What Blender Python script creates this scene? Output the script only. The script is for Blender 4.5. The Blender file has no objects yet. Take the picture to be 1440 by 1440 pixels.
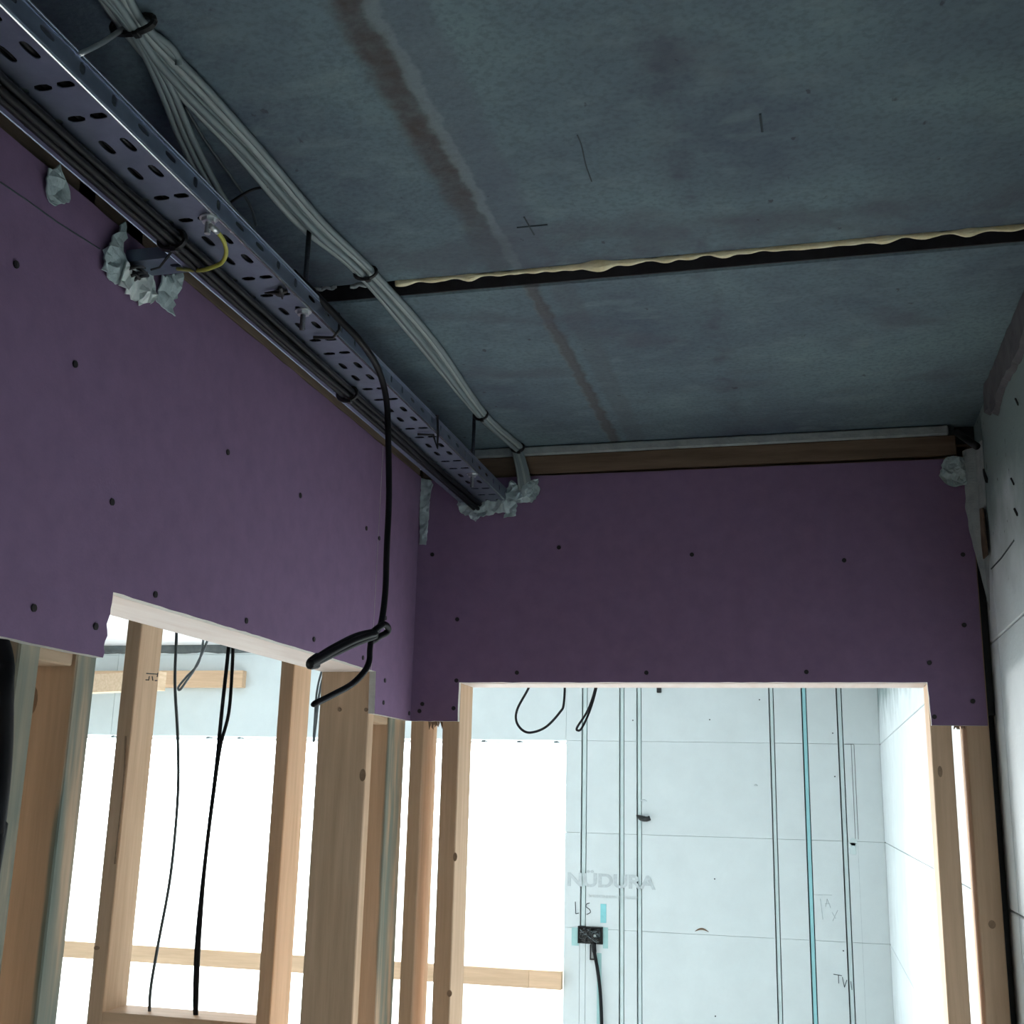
import bpy, bmesh, math, random
from mathutils import Vector, Matrix, noise, geometry

# ------------------------------------------------------------------ camera, world, light, exposure
S = bpy.context.scene
COL = S.collection
Z0 = 1.885                      # camera height above the floor; heights below are given relative to it
F_PX = 1620.0
CR = Vector((0.9688335, 0.24654259, 0.0240498))
CU = Vector((0.03650252, -0.23811867, 0.97054988))
CD = Vector((-0.24500859, 0.93942336, 0.23969677))
cam = bpy.data.cameras.new('camera')
cam.sensor_width = 36.0
cam.lens = F_PX / 1440.0 * 36.0
cam.clip_start = 0.02
cam_o = bpy.data.objects.new('camera', cam)
COL.objects.link(cam_o)
m3 = Matrix((CR, CU, -CD)).transposed()
cam_o.matrix_world = Matrix.Translation((0, 0, Z0)) @ m3.to_4x4()
S.camera = cam_o

W = bpy.data.worlds.new('overcast_sky')
S.world = W
W.use_nodes = True
bg = W.node_tree.nodes['Background']
bg.inputs[0].default_value = (0.88, 0.98, 1.0, 1)
bg.inputs[1].default_value = 9.0

S.view_settings.view_transform = 'Standard'
S.view_settings.look = 'None'
S.view_settings.gamma = 1.0
S.view_settings.use_curve_mapping = False
S.view_settings.exposure = 0.15


def area(name, loc, rot, sx, sy, power, color, portal=False):
    l = bpy.data.lights.new(name, 'AREA')
    l.shape = 'RECTANGLE'
    l.size, l.size_y = sx, sy
    l.energy = power
    l.color = color
    o = bpy.data.objects.new(name, l)
    o.location = loc
    o.rotation_euler = rot
    COL.objects.link(o)
    if portal:
        l.cycles.is_portal = True
    return o


# hazy low sun beyond the far windows
sl = bpy.data.lights.new('hazy_sun', 'SUN')
sl.energy = 12.0
sl.angle = math.radians(22)
sl.color = (1.0, 0.98, 0.97)
so = bpy.data.objects.new('hazy_sun', sl)
so.rotation_euler = Vector((-0.62, 0.72, 0.13)).to_track_quat('Z', 'Y').to_euler()
COL.objects.link(so)
# sky portal in the big opening of the far wall (faces into the room)
area('window_sky_portal', (-2.95, 6.2, Z0 - 0.75), (math.radians(-90), 0, 0), 3.5, 2.2, 1.0, (1, 1, 1), True)
area('window_sky_portal', (-5.36, 2.9, Z0 - 0.65), (0, math.radians(-90), 0), 2.0, 0.8, 1.0, (1, 1, 1), True)  # portal for the added side window

# ------------------------------------------------------------------ helpers
rnd = random.Random(7)


def ray(px, py):
    return CR * ((px - 720) / F_PX) + CU * ((720 - py) / F_PX) + CD


def PX(px, py, x):
    q = ray(px, py); return q * (x / q.x)


def PY(px, py, y):
    q = ray(px, py); return q * (y / q.y)


def PZ(px, py, z):
    q = ray(px, py); return q * (z / q.z)


def tag(o, label=None, cat=None, group=None, kind=None):
    if label: o['label'] = label
    if cat: o['category'] = cat
    if group: o['group'] = group
    if kind: o['kind'] = kind
    return o


def empty(name, loc=(0, 0, 0)):
    o = bpy.data.objects.new(name, None)
    o.empty_display_size = 0.05
    o.location = (loc[0], loc[1], loc[2] + Z0)
    COL.objects.link(o)
    return o


def wpos(o):
    p = Vector(o.location)
    while o.parent:
        o = o.parent
        p += Vector(o.location)
    return p


def obj(name, bm, mat, parent=None, smooth=False):
    bmesh.ops.recalc_face_normals(bm, faces=bm.faces)
    lo = Vector((1e9,) * 3); hi = -lo
    for v in bm.verts:
        for i in range(3):
            lo[i] = min(lo[i], v.co[i]); hi[i] = max(hi[i], v.co[i])
    c = (lo + hi) / 2
    for v in bm.verts:
        v.co -= c
    me = bpy.data.meshes.new(name)
    bm.to_mesh(me); bm.free()
    for m in (mat if isinstance(mat, (list, tuple)) else [mat]):
        me.materials.append(m)
    if smooth:
        for p in me.polygons: p.use_smooth = True
    o = bpy.data.objects.new(name, me)
    c.z += Z0
    if parent:
        o.parent = parent
        c = c - wpos(parent)
    o.location = c
    COL.objects.link(o)
    return o


def dup(src, loc, parent=None, rotz=None):
    """copy of a one-mesh part at a position given relative to the camera height"""
    o = src.copy()
    COL.objects.link(o)
    o.parent = parent
    p = Vector((loc[0], loc[1], loc[2] + Z0))
    o.location = p - wpos(parent) if parent else p
    if rotz is not None: o.rotation_euler.z = rotz
    return o


def box_bm(a, b, bevel=0.0, bm=None, seg=1):
    bm = bm or bmesh.new()
    x0, x1 = sorted((a[0], b[0])); y0, y1 = sorted((a[1], b[1])); z0, z1 = sorted((a[2], b[2]))
    vs = [bm.verts.new((x, y, z)) for x in (x0, x1) for y in (y0, y1) for z in (z0, z1)]
    fs = [bm.faces.new([vs[i] for i in f]) for f in
          ((0, 1, 3, 2), (4, 6, 7, 5), (0, 4, 5, 1), (2, 3, 7, 6), (0, 2, 6, 4), (1, 5, 7, 3))]
    if bevel:
        es = list({e for f in fs for e in f.edges})
        bmesh.ops.bevel(bm, geom=es, offset=bevel, segments=seg, affect='EDGES', profile=0.5)
    return bm


def box(name, a, b, mat, parent=None, bevel=0.0):
    return obj(name, box_bm(a, b, bevel), mat, parent)


def smooth_path(pts, n=8):
    pts = [Vector(p) for p in pts]
    if len(pts) < 3:
        return pts
    P = [pts[0] * 2 - pts[1]] + pts + [pts[-1] * 2 - pts[-2]]
    out = []
    for i in range(1, len(P) - 2):
        p0, p1, p2, p3 = P[i - 1:i + 3]
        for k in range(n):
            t = k / n
            out.append(0.5 * ((2 * p1) + (-p0 + p2) * t + (2 * p0 - 5 * p1 + 4 * p2 - p3) * t * t
                              + (-p0 + 3 * p1 - 3 * p2 + p3) * t ** 3))
    out.append(pts[-1])
    return out


def tube_bm(path, r, seg=8, bm=None, cap=True):
    bm = bm or bmesh.new()
    path = [Vector(p) for p in path]
    n = len(path)
    rr = r if isinstance(r, (list, tuple)) else [r] * n
    t0 = (path[1] - path[0]).normalized()
    nrm = t0.orthogonal().normalized()
    rings = []
    for i, p in enumerate(path):
        t = (path[min(i + 1, n - 1)] - path[max(i - 1, 0)]).normalized()
        nrm = (nrm - t * nrm.dot(t)).normalized()
        bi = t.cross(nrm)
        rings.append([bm.verts.new(p + (nrm * math.cos(2 * math.pi * k / seg) + bi * math.sin(2 * math.pi * k / seg)) * rr[i])
                      for k in range(seg)])
    for a, b in zip(rings, rings[1:]):
        for k in range(seg):
            bm.faces.new((a[k], a[(k + 1) % seg], b[(k + 1) % seg], b[k]))
    if cap:
        bm.faces.new(rings[0][::-1]); bm.faces.new(rings[-1])
    return bm


def cable(name, pts, r, mat, parent=None, n=8, seg=8):
    return obj(name, tube_bm(smooth_path(pts, n), r, seg), mat, parent, True)


def cyl_bm(c, axis, r, h, seg=12, bm=None):
    c = Vector(c); a = Vector(axis).normalized()
    return tube_bm([c - a * h / 2, c + a * h / 2], r, seg, bm)


# ------------------------------------------------------------------ materials
def mat(name, base, rough=0.7, metal=0.0, var=0.0, scale=8.0, stretch=(1, 1, 1), bump=0.0, bscale=60.0,
        spec=0.5, rand=0.0, base2=None):
    m = bpy.data.materials.new(name)
    m.use_nodes = True
    nt = m.node_tree; N = nt.nodes; L = nt.links
    b = N['Principled BSDF']
    b.inputs['Roughness'].default_value = rough
    b.inputs['Metallic'].default_value = metal
    b.inputs['Specular IOR Level'].default_value = spec
    b.inputs['Base Color'].default_value = (*base, 1)
    tc = N.new('ShaderNodeTexCoord')
    geo = N.new('ShaderNodeNewGeometry')
    m['_pos'] = 0
    if var or base2:
        mp = N.new('ShaderNodeMapping'); mp.inputs['Scale'].default_value = stretch
        L.new(geo.outputs['Position'], mp.inputs[0])
        nz = N.new('ShaderNodeTexNoise'); nz.inputs['Scale'].default_value = scale
        nz.inputs['Detail'].default_value = 6; nz.inputs['Roughness'].default_value = 0.62
        L.new(mp.outputs[0], nz.inputs[0])
        rp = N.new('ShaderNodeValToRGB')
        b2 = base2 or tuple(max(0, c * (1 - var)) for c in base)
        b1 = base if base2 else tuple(min(1, c * (1 + var)) for c in base)
        rp.color_ramp.elements[0].position = 0.3; rp.color_ramp.elements[0].color = (*b2, 1)
        rp.color_ramp.elements[1].position = 0.7; rp.color_ramp.elements[1].color = (*b1, 1)
        L.new(nz.outputs[0], rp.inputs[0])
        out = rp.outputs[0]
        if rand:
            oi = N.new('ShaderNodeObjectInfo')
            hs = N.new('ShaderNodeHueSaturation')
            mr = N.new('ShaderNodeMapRange')
            mr.inputs[3].default_value = 1 - rand; mr.inputs[4].default_value = 1 + rand
            L.new(oi.outputs['Random'], mr.inputs[0]); L.new(mr.outputs[0], hs.inputs['Value'])
            L.new(out, hs.inputs['Color']); out = hs.outputs[0]
        L.new(out, b.inputs['Base Color'])
    if bump:
        n2 = N.new('ShaderNodeTexNoise'); n2.inputs['Scale'].default_value = bscale; n2.inputs['Detail'].default_value = 4
        mp2 = N.new('ShaderNodeMapping'); mp2.inputs['Scale'].default_value = stretch
        L.new(geo.outputs['Position'], mp2.inputs[0]); L.new(mp2.outputs[0], n2.inputs[0])
        bp = N.new('ShaderNodeBump'); bp.inputs['Strength'].default_value = bump; bp.inputs['Distance'].default_value = 0.004
        L.new(n2.outputs[0], bp.inputs['Height']); L.new(bp.outputs[0], b.inputs['Normal'])
    return m


def nodes_of(m):
    return m.node_tree.nodes, m.node_tree.links, m.node_tree.nodes['Principled BSDF']


def add_mix(m, fac_socket, color):
    """lay a stain colour over the base colour, masked by fac_socket"""
    N, L, b = nodes_of(m)
    src = b.inputs['Base Color'].links[0].from_socket if b.inputs['Base Color'].links else None
    mx = N.new('ShaderNodeMix'); mx.data_type = 'RGBA'
    L.new(fac_socket, mx.inputs[0])
    if src: L.new(src, mx.inputs[6])
    else: mx.inputs[6].default_value = b.inputs['Base Color'].default_value
    mx.inputs[7].default_value = (*color, 1)
    L.new(mx.outputs[2], b.inputs['Base Color'])


def mth(m, op, a, b=None, clamp=False):
    N, L, _ = nodes_of(m)
    n = N.new('ShaderNodeMath'); n.operation = op; n.use_clamp = clamp
    for i, v in enumerate((a, b)):
        if v is None: continue
        if isinstance(v, (int, float)): n.inputs[i].default_value = v
        else: L.new(v, n.inputs[i])
    return n.outputs[0]


def sstep(m, v, lo, hi, o0=0.0, o1=1.0):
    N, L, _ = nodes_of(m)
    n = N.new('ShaderNodeMapRange'); n.interpolation_type = 'SMOOTHSTEP'
    L.new(v, n.inputs[0])
    n.inputs[1].default_value = lo; n.inputs[2].default_value = hi
    n.inputs[3].default_value = o0; n.inputs[4].default_value = o1
    return n.outputs[0]


def pos(m):
    N, L, _ = nodes_of(m)
    g = N.new('ShaderNodeNewGeometry'); s = N.new('ShaderNodeSeparateXYZ')
    L.new(g.outputs['Position'], s.inputs[0])
    return g.outputs['Position'], s.outputs[0], s.outputs[1], s.outputs[2]


def nz(m, scale, detail=4, stretch=(1, 1, 1)):
    N, L, _ = nodes_of(m)
    p = pos(m)[0]
    mp = N.new('ShaderNodeMapping'); mp.inputs['Scale'].default_value = stretch
    L.new(p, mp.inputs[0])
    n = N.new('ShaderNodeTexNoise'); n.inputs['Scale'].default_value = scale; n.inputs['Detail'].default_value = detail
    L.new(mp.outputs[0], n.inputs[0])
    return n.outputs[0]


M = {}
M['board'] = mat('pink_plasterboard', (0.245, 0.160, 0.275), 0.85, var=0.07, scale=30, bump=0.08, bscale=300, spec=0.2)
M['board_core'] = mat('plasterboard_core', (0.62, 0.60, 0.56), 0.9, var=0.1, scale=80)
M['concrete'] = mat('ceiling_concrete', (0.165, 0.245, 0.27), 0.8, bump=0.4, bscale=110, base2=(0.075, 0.100, 0.140), scale=2.6, var=0.1, spec=0.3)
M['concrete_edge'] = mat('concrete_edge', (0.09, 0.09, 0.10), 0.9, var=0.3, scale=30)
M['joint_dark'] = mat('dark_joint', (0.035, 0.035, 0.042), 0.95, var=0.3, scale=30)
M['wood'] = mat('sawn_softwood_upright', (0.72, 0.52, 0.36), 0.75, base2=(0.56, 0.385, 0.25), scale=4.5, stretch=(14, 14, 0.8), var=.1, bump=0.15, bscale=14, spec=0.25, rand=0.10)
M['wood_x'] = mat('sawn_softwood_across', (0.73, 0.52, 0.35), 0.75, base2=(0.58, 0.40, 0.26), scale=4.5, stretch=(0.8, 14, 14), var=.1, bump=0.15, bscale=14, spec=0.25, rand=0.10)
M['wood_y'] = mat('sawn_softwood_lengthwise', (0.66, 0.50, 0.36), 0.75, base2=(0.52, 0.37, 0.24), scale=4.5, stretch=(14, 0.8, 14), var=.1, bump=0.15, bscale=14, spec=0.25, rand=0.10)
M['wood_pale'] = mat('pale_planed_softwood', (0.82, 0.73, 0.68), 0.7, base2=(0.72, 0.60, 0.54), scale=4.5, stretch=(8, 1.2, 8), var=.1, bump=0.1, bscale=14, spec=0.25, rand=0.04)  # lit copy of the softwood: brightness of the soffits put into the colour
M['wood_dark'] = mat('old_dark_timber', (0.23, 0.16, 0.11), 0.85, base2=(0.12, 0.085, 0.06), scale=4.5, stretch=(1.2, 14, 14), var=.1, spec=0.2)
M['wood_dark_y'] = mat('old_dark_timber_lengthwise', (0.23, 0.17, 0.12), 0.85, base2=(0.12, 0.09, 0.07), scale=4.5, stretch=(14, 1.2, 14), var=.1, spec=0.2)
M['knot'] = mat('wood_knot', (0.30, 0.20, 0.13), 0.8, var=0.2, scale=90)
M['foam'] = mat('white_insulation_foam', (0.66, 0.735, 0.75), 0.85, var=0.035, scale=7, bump=0.1, bscale=200, spec=0.2)
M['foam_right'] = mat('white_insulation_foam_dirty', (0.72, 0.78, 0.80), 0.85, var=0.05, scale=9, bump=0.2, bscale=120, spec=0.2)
M['strip'] = mat('chase_filling', (0.60, 0.72, 0.73), 0.85, var=0.05, scale=12)
M['strip_blue'] = mat('turquoise_strip', (0.33, 0.66, 0.70), 0.7, var=0.05, scale=12)
M['core'] = mat('grey_concrete_core', (0.13, 0.15, 0.155), 0.95, var=0.2, scale=30)
M['white_ceiling'] = mat('white_ceiling_lining', (0.80, 0.80, 0.83), 0.85, var=0.02, scale=5)
M['floor'] = mat('pale_floor_insulation', (0.80, 0.79, 0.78), 0.85, var=0.08, scale=4)  # unseen floor, made bright to bounce light upwards
M['floor_dark'] = mat('dark_floor_board', (0.07, 0.062, 0.058), 0.85, var=0.2, scale=6)
M['ground'] = mat('pale_ground', (0.62, 0.64, 0.62), 0.95, var=0.1, scale=1)
M['metal'] = mat('galvanised_steel', (0.24, 0.28, 0.37), 0.40, metal=0.85, var=0.12, scale=40)
M['zinc'] = mat('zinc_hardware', (0.66, 0.69, 0.70), 0.32, metal=0.9, var=0.1, scale=60)
M['bright_zinc'] = mat('bright_zinc', (0.92, 0.95, 0.96), 0.22, metal=1.0, var=0.03, scale=60)
M['rod'] = mat('dull_threaded_rod', (0.10, 0.11, 0.13), 0.5, metal=0.8, var=0.2, scale=200, bump=.3, bscale=400)
M['grey_cable'] = mat('grey_cable_sheath', (0.21, 0.26, 0.27), 0.5, var=0.06, scale=20)
M['pale_cable'] = mat('pale_cable_sheath', (0.32, 0.37, 0.37), 0.5, var=0.06, scale=20)
M['black_cable'] = mat('black_cable_sheath', (0.006, 0.0065, 0.009), 0.5, var=0.2, scale=20, spec=0.2)
M['dark_cable'] = mat('dark_grey_cable', (0.07, 0.09, 0.10), 0.45, var=0.15, scale=20)
M['tie'] = mat('black_nylon_tie', (0.01, 0.01, 0.012), 0.5, var=0.2, scale=20)
M['earth'] = mat('green_yellow_sheath', (0.42, 0.42, 0.06), 0.45, var=0.15, scale=60)
M['filler'] = mat('grey_filler', (0.56, 0.68, 0.69), 0.85, base2=(0.36, 0.45, 0.47), var=.1, scale=45, bump=0.6, bscale=120)
M['filler_light'] = mat('fresh_white_filler', (0.80, 0.85, 0.84), 0.85, base2=(0.56, 0.66, 0.64), var=.1, scale=55, bump=0.6, bscale=120)
M['bead'] = mat('yellow_foam', (0.92, 0.86, 0.62), 0.75, base2=(0.74, 0.64, 0.36), var=.1, scale=50, bump=0.5, bscale=150)
M['screw'] = mat('black_phosphate_screw', (0.012, 0.010, 0.012), 0.6, var=0.2, scale=50)
M['black'] = mat('black_plastic', (0.012, 0.014, 0.015), 0.5, var=0.2, scale=30)
M['mortar'] = mat('grey_mortar', (0.40, 0.44, 0.44), 0.9, base2=(0.26, 0.30, 0.31), var=.1, scale=35, bump=0.5, bscale=100)
M['tape'] = mat('pale_blue_tape', (0.36, 0.60, 0.60), 0.6, var=0.06, scale=30)
M['tape_bright'] = mat('turquoise_tape', (0.25, 0.62, 0.66), 0.6, var=0.06, scale=30)
M['ink'] = mat('marker_ink', (0.03, 0.05, 0.06), 0.7, var=0.1, scale=50)
M['print'] = mat('grey_print', (0.50, 0.57, 0.59), 0.8, var=0.12, scale=60)
M['print_faint'] = mat('faint_print', (0.63, 0.70, 0.715), 0.8, var=0.1, scale=60)
M['frame'] = mat('white_window_frame', (0.80, 0.82, 0.82), 0.4, var=0.02, scale=10)

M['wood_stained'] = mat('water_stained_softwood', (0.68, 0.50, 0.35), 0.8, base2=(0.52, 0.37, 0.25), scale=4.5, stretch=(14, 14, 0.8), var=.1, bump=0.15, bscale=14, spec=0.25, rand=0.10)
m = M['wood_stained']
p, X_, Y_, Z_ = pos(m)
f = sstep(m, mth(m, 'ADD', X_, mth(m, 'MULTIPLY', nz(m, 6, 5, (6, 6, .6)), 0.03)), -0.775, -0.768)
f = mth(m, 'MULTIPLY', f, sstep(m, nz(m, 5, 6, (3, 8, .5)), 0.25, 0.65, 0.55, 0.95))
add_mix(m, f, (0.20, 0.255, 0.225))  # grey-green shade of the corridor faces painted in, broken by stain streaks

# ceiling stains: brown run along the corridor, second thinner run, pale streaks, dark blotches
m = M['concrete']
p, X_, Y_, Z_ = pos(m)
wob = mth(m, 'MULTIPLY', mth(m, 'SUBTRACT', nz(m, 40, 5), 0.5), 0.022)
add_mix(m, mth(m, 'MULTIPLY', sstep(m, nz(m, 150, 3), 0.42, 0.68), 0.30), (0.05, 0.065, 0.09))
add_mix(m, mth(m, 'MULTIPLY', sstep(m, nz(m, 18, 6, (1, 1.8, 1)), 0.5, 0.75), 0.40), (0.20, 0.27, 0.285))
xw = mth(m, 'ADD', X_, wob)


def band(m, v, c, half, soft):
    d = mth(m, 'ABSOLUTE', mth(m, 'SUBTRACT', v, c))
    return sstep(m, d, half, half + soft, 1.0, 0.0)


slab1 = sstep(m, Y_, 1.40, 1.41, 1.0, 0.0)
f = mth(m, 'MULTIPLY', band(m, xw, -0.388, 0.006, 0.022), sstep(m, Y_, 1.10, 1.42, 1.0, 0.3))
f = mth(m, 'MULTIPLY', mth(m, 'MULTIPLY', f, slab1), sstep(m, nz(m, 35, 5), 0.2, 0.75, 0.55, 1.0))
add_mix(m, f, (0.075, 0.062, 0.060))
f = mth(m, 'MULTIPLY', mth(m, 'MULTIPLY', band(m, xw, -0.338, 0.020, 0.012), slab1), 0.45)
add_mix(m, f, (0.105, 0.125, 0.165))
f = mth(m, 'MULTIPLY', band(m, xw, -0.366, 0.004, 0.006), 0.4)
add_mix(m, f, (0.26, 0.31, 0.33))
slab2 = sstep(m, Y_, 1.44, 1.46)
f = mth(m, 'MULTIPLY', mth(m, 'MULTIPLY', band(m, xw, -0.362, 0.005, 0.010), slab2), 0.75)
add_mix(m, f, (0.075, 0.072, 0.075))
f = mth(m, 'MULTIPLY', mth(m, 'MULTIPLY', band(m, xw, -0.318, 0.012, 0.012), slab2), 0.35)
add_mix(m, f, (0.09, 0.10, 0.12))
f = mth(m, 'MULTIPLY', sstep(m, nz(m, 5.0, 6, (1, 1.6, 1)), 0.55, 0.72), 0.55)
add_mix(m, f, (0.085, 0.095, 0.125))
f = mth(m, 'MULTIPLY', mth(m, 'MULTIPLY', band(m, Y_, 1.36, 0.03, 0.05), sstep(m, nz(m, 14, 5), 0.35, 0.6)), 0.6)
add_mix(m, f, (0.085, 0.10, 0.125))
f = mth(m, 'MULTIPLY', mth(m, 'MULTIPLY', band(m, xw, -0.12, 0.0, 0.03), sstep(m, nz(m, 22, 6), 0.35, 0.75)), 0.7)
add_mix(m, f, (0.07, 0.08, 0.11))
f = sstep(m, nz(m, 60, 3, (1, .6, 1)), 0.70, 0.76)
add_mix(m, mth(m, 'MULTIPLY', f, 0.7), (0.05, 0.055, 0.07))

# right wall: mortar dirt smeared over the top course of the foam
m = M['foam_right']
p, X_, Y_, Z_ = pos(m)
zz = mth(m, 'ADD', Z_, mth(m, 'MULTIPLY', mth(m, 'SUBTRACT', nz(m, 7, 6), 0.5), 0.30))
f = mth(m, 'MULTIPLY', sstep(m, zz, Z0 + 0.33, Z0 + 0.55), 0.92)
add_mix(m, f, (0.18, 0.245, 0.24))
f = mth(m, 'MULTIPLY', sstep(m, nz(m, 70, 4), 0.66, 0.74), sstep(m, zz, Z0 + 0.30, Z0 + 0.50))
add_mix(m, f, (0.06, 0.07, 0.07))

# glass: clear pane with a faint reflection
m = bpy.data.materials.new('clear_glass'); m.use_nodes = True
N = m.node_tree.nodes; L = m.node_tree.links
N.remove(N['Principled BSDF'])
tr = N.new('ShaderNodeBsdfTransparent'); gl = N.new('ShaderNodeBsdfGlossy'); mx = N.new('ShaderNodeMixShader')
gl.inputs['Roughness'].default_value = 0.02
mx.inputs[0].default_value = 0.05
L.new(tr.outputs[0], mx.inputs[1]); L.new(gl.outputs[0], mx.inputs[2])
L.new(mx.outputs[0], N['Material Output'].inputs[0])
M['glass'] = m

# ------------------------------------------------------------------ setting: levels
XL = -0.772       # face of the left plasterboard
XR = 0.318        # face of the right foam wall
YB = 2.2          # face of the back plasterboard
YF = 5.95         # face of the far foam wall
ZC = 0.70         # underside of the concrete ceiling
ZF = -Z0          # floor
ZS = 0.217        # door-head soffit
ZBT = 0.141       # lower edge of the plasterboard
T = 0.0125
XO = -5.2         # outer wall of the room on the left
YR = -2.4         # wall behind the camera

floor = tag(box('floor', (XO - .2, YR - .2, ZF - 0.1), (XR + .2, YF + .2, ZF), M['floor']), kind='structure')
box('corridor_floor', (XL - .11, YR, ZF), (XR, YB + .1, ZF + .018), M['floor_dark'], floor)  # dark layer added over the unseen floor to cut bounced light
ground = tag(box('ground', (-40, YF + .3, ZF - 0.45), (40, 60, ZF - 0.35), M['ground']), kind='structure')

ceiling = tag(empty('ceiling', (0, 1.0, ZC)), kind='structure')
# two precast concrete slabs with an open joint between them
for a, b in (((XO, YR - .2), (XR + .2, 1.408)), ((XO, 1.458), (XR + .2, 2.32))):
    obj('concrete_slab', box_bm((a[0], a[1], ZC), (b[0], b[1], ZC + .2), .004), M['concrete'], ceiling)
box('joint_backing', (XO, 1.405, ZC + .045), (XR + .2, 1.461, ZC + .19), M['joint_dark'], ceiling)
box('joint_backing', (XO, 1.4555, ZC + .002), (XR + .2, 1.4578, ZC + .045), M['joint_dark'], ceiling)  # dark lining laid over the slab edge as shade of the gap
# foam squeezed out along the joint
bm = bmesh.new()
path, rad = [], []
for k in range(180):
    x = -0.545 + (0.855) * k / 179
    w = noise.noise((x * 14, 2.3, 0)); w2 = noise.noise((x * 40, 7.1, 0))
    blob = 0.007 * math.exp(-((x + 0.257) / 0.016) ** 2)
    path.append(Vector((x, 1.4085 + 0.002 * w2, ZC - 0.001 + 0.002 * w)))
    rad.append(max(0.0022, 0.0042 + 0.0026 * w + 0.0050 * w2 + blob))
tube_bm(path, rad, 8, bm)
obj('foam_bead', bm, M['bead'], ceiling, True)
for x0, x1, s in ((-0.675, -0.632, .004), (-0.612, -0.560, .0045)):
    path = [Vector((x0 + (x1 - x0) * k / 14, 1.405 + .003 * math.sin(k * 1.3), ZC - .001)) for k in range(15)]
    rad = [s * (0.7 + 0.5 * abs(noise.noise((k * .7, x0 * 9, 3)))) for k in range(15)]
    o = obj('foam_bead', tube_bm(path, rad, 7), M['mortar'], ceiling, True)
    o['label'] = 'grey crumb of foam in the ceiling joint'
# pencil cross on the slab
bm = bmesh.new()
for a, b in (((727, 320), (770, 316)), ((737, 305), (751, 330))):
    tube_bm([PZ(*a, ZC - .0004), PZ(*b, ZC - .0004)], 0.0011, 5, bm)
obj('pencil_cross', bm, M['ink'], ceiling)
bm = bmesh.new()
tube_bm(smooth_path([PZ(*q, ZC - .0004) for q in ((812, 190), (818, 205), (824, 232), (832, 255))], 4), 0.0009, 5, bm)
tube_bm(smooth_path([PZ(*q, ZC - .0004) for q in ((1069, 160), (1072, 185))], 4), 0.0014, 5, bm)
obj('scratch', bm, M['ink'], ceiling)

ceil2 = tag(box('ceiling', (XO, 2.32, 0.80), (XR + .2, YF + .2, 0.95), M['white_ceiling']), kind='structure')
box('bulkhead', (XO, 2.315, ZC), (XR + .2, 2.33, 0.95), M['white_ceiling'], ceil2)

# walls outside the picture that close the rooms
tag(box('wall_rear', (XO, YR - .15, ZF), (XR + .2, YR, ZC), M['core']), kind='structure')
wall_side = tag(empty('wall_side', (XO, 2.0, ZF)), kind='structure')
SW = ((2.5, 3.3),)          # opening of the unseen side window, added to light the right wall
SZ0, SZ1 = -1.65, 0.35
for y0, y1 in ((YR, SW[0][0]), (SW[0][1], YF)):
    box('wall_panel', (XO - .15, y0, SZ0), (XO, y1, SZ1), M['foam'], wall_side)
box('wall_panel', (XO - .15, YR, SZ1), (XO, YF, 0.95), M['foam'], wall_side)
box('wall_panel', (XO - .15, YR, ZF), (XO, YF, SZ0), M['foam'], wall_side)

# ------------------------------------------------------------------ far wall: foam blocks, chases, window opening
wall_far = tag(empty('wall_far', (-2.0, YF, ZF)), kind='structure')
COURSE = 0.457
zj = [0.288 + COURSE * k for k in range(-5, 3)]
zj = [ZF] + [z for z in zj if ZF + .05 < z < 0.78] + [0.80]
WL, WR, WT, WB = -4.62, -1.232, 0.288, -1.75


def xf(px, py=1100):
    return PY(px, py, YF).x


ch = [(xf(817.5), xf(825), 'a'), (xf(871), xf(877.5), 'b'), (xf(895.5), xf(902), 'c'),
      (xf(1084.5), xf(1091), 'd'), (xf(1131), xf(1138), 'e'), (xf(1181), xf(1188.5), 'f')]
zbox = PY(830, 1303, YF).z


def block(x0, x1, z0, z1, g=0.0006):
    if x1 - x0 < .01 or z1 - z0 < .01: return
    obj('foam_block', box_bm((x0, YF, z0 + g), (x1, YF + .058, z1 - g), .0009), M['foam'], wall_far)


cols = []
x = WR
for a, b, n in ch:
    cols.append((x, a)); x = b
cols.append((x, XR))
for z0, z1 in zip(zj, zj[1:]):
    # left of and above / below the window opening
    for xa, xb in ((XO, WL),):
        block(xa, xb, z0, z1)
    if z0 >= WT - .01 or z1 <= WB + .01:
        for xa, xb in ((WL, -3.9), (-3.9, -1.9), (-1.9, WR)): block(xa + .001, xb - .001, z0, z1)
    elif z0 < WB < z1:
        for xa, xb in ((WL, -2.9), (-2.9, WR)): block(xa + .001, xb - .001, z0, WB)
    for i, (xa, xb) in enumerate(cols):
        e = 0.0016
        block(xa + (e if i else .0), xb - (e if i < len(cols) - 1 else 0), z0, z1)
for a, b, n in ch:
    zlo = zbox if n == 'a' else ZF
    mm = M['strip_blue'] if n == 'e' else M['strip']
    w = (b - a)
    bm = box_bm((a + w * .16, YF + .006, zlo), (b - w * .12, YF + .05, 0.80), .002)
    o = obj('chase_strip', bm, mm, wall_far)
    if n == 'e': o['label'] = 'turquoise strip let into the foam'
# piece of block below chase a
block(ch[0][0], ch[0][1], ZF, zbox - .005)
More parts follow.
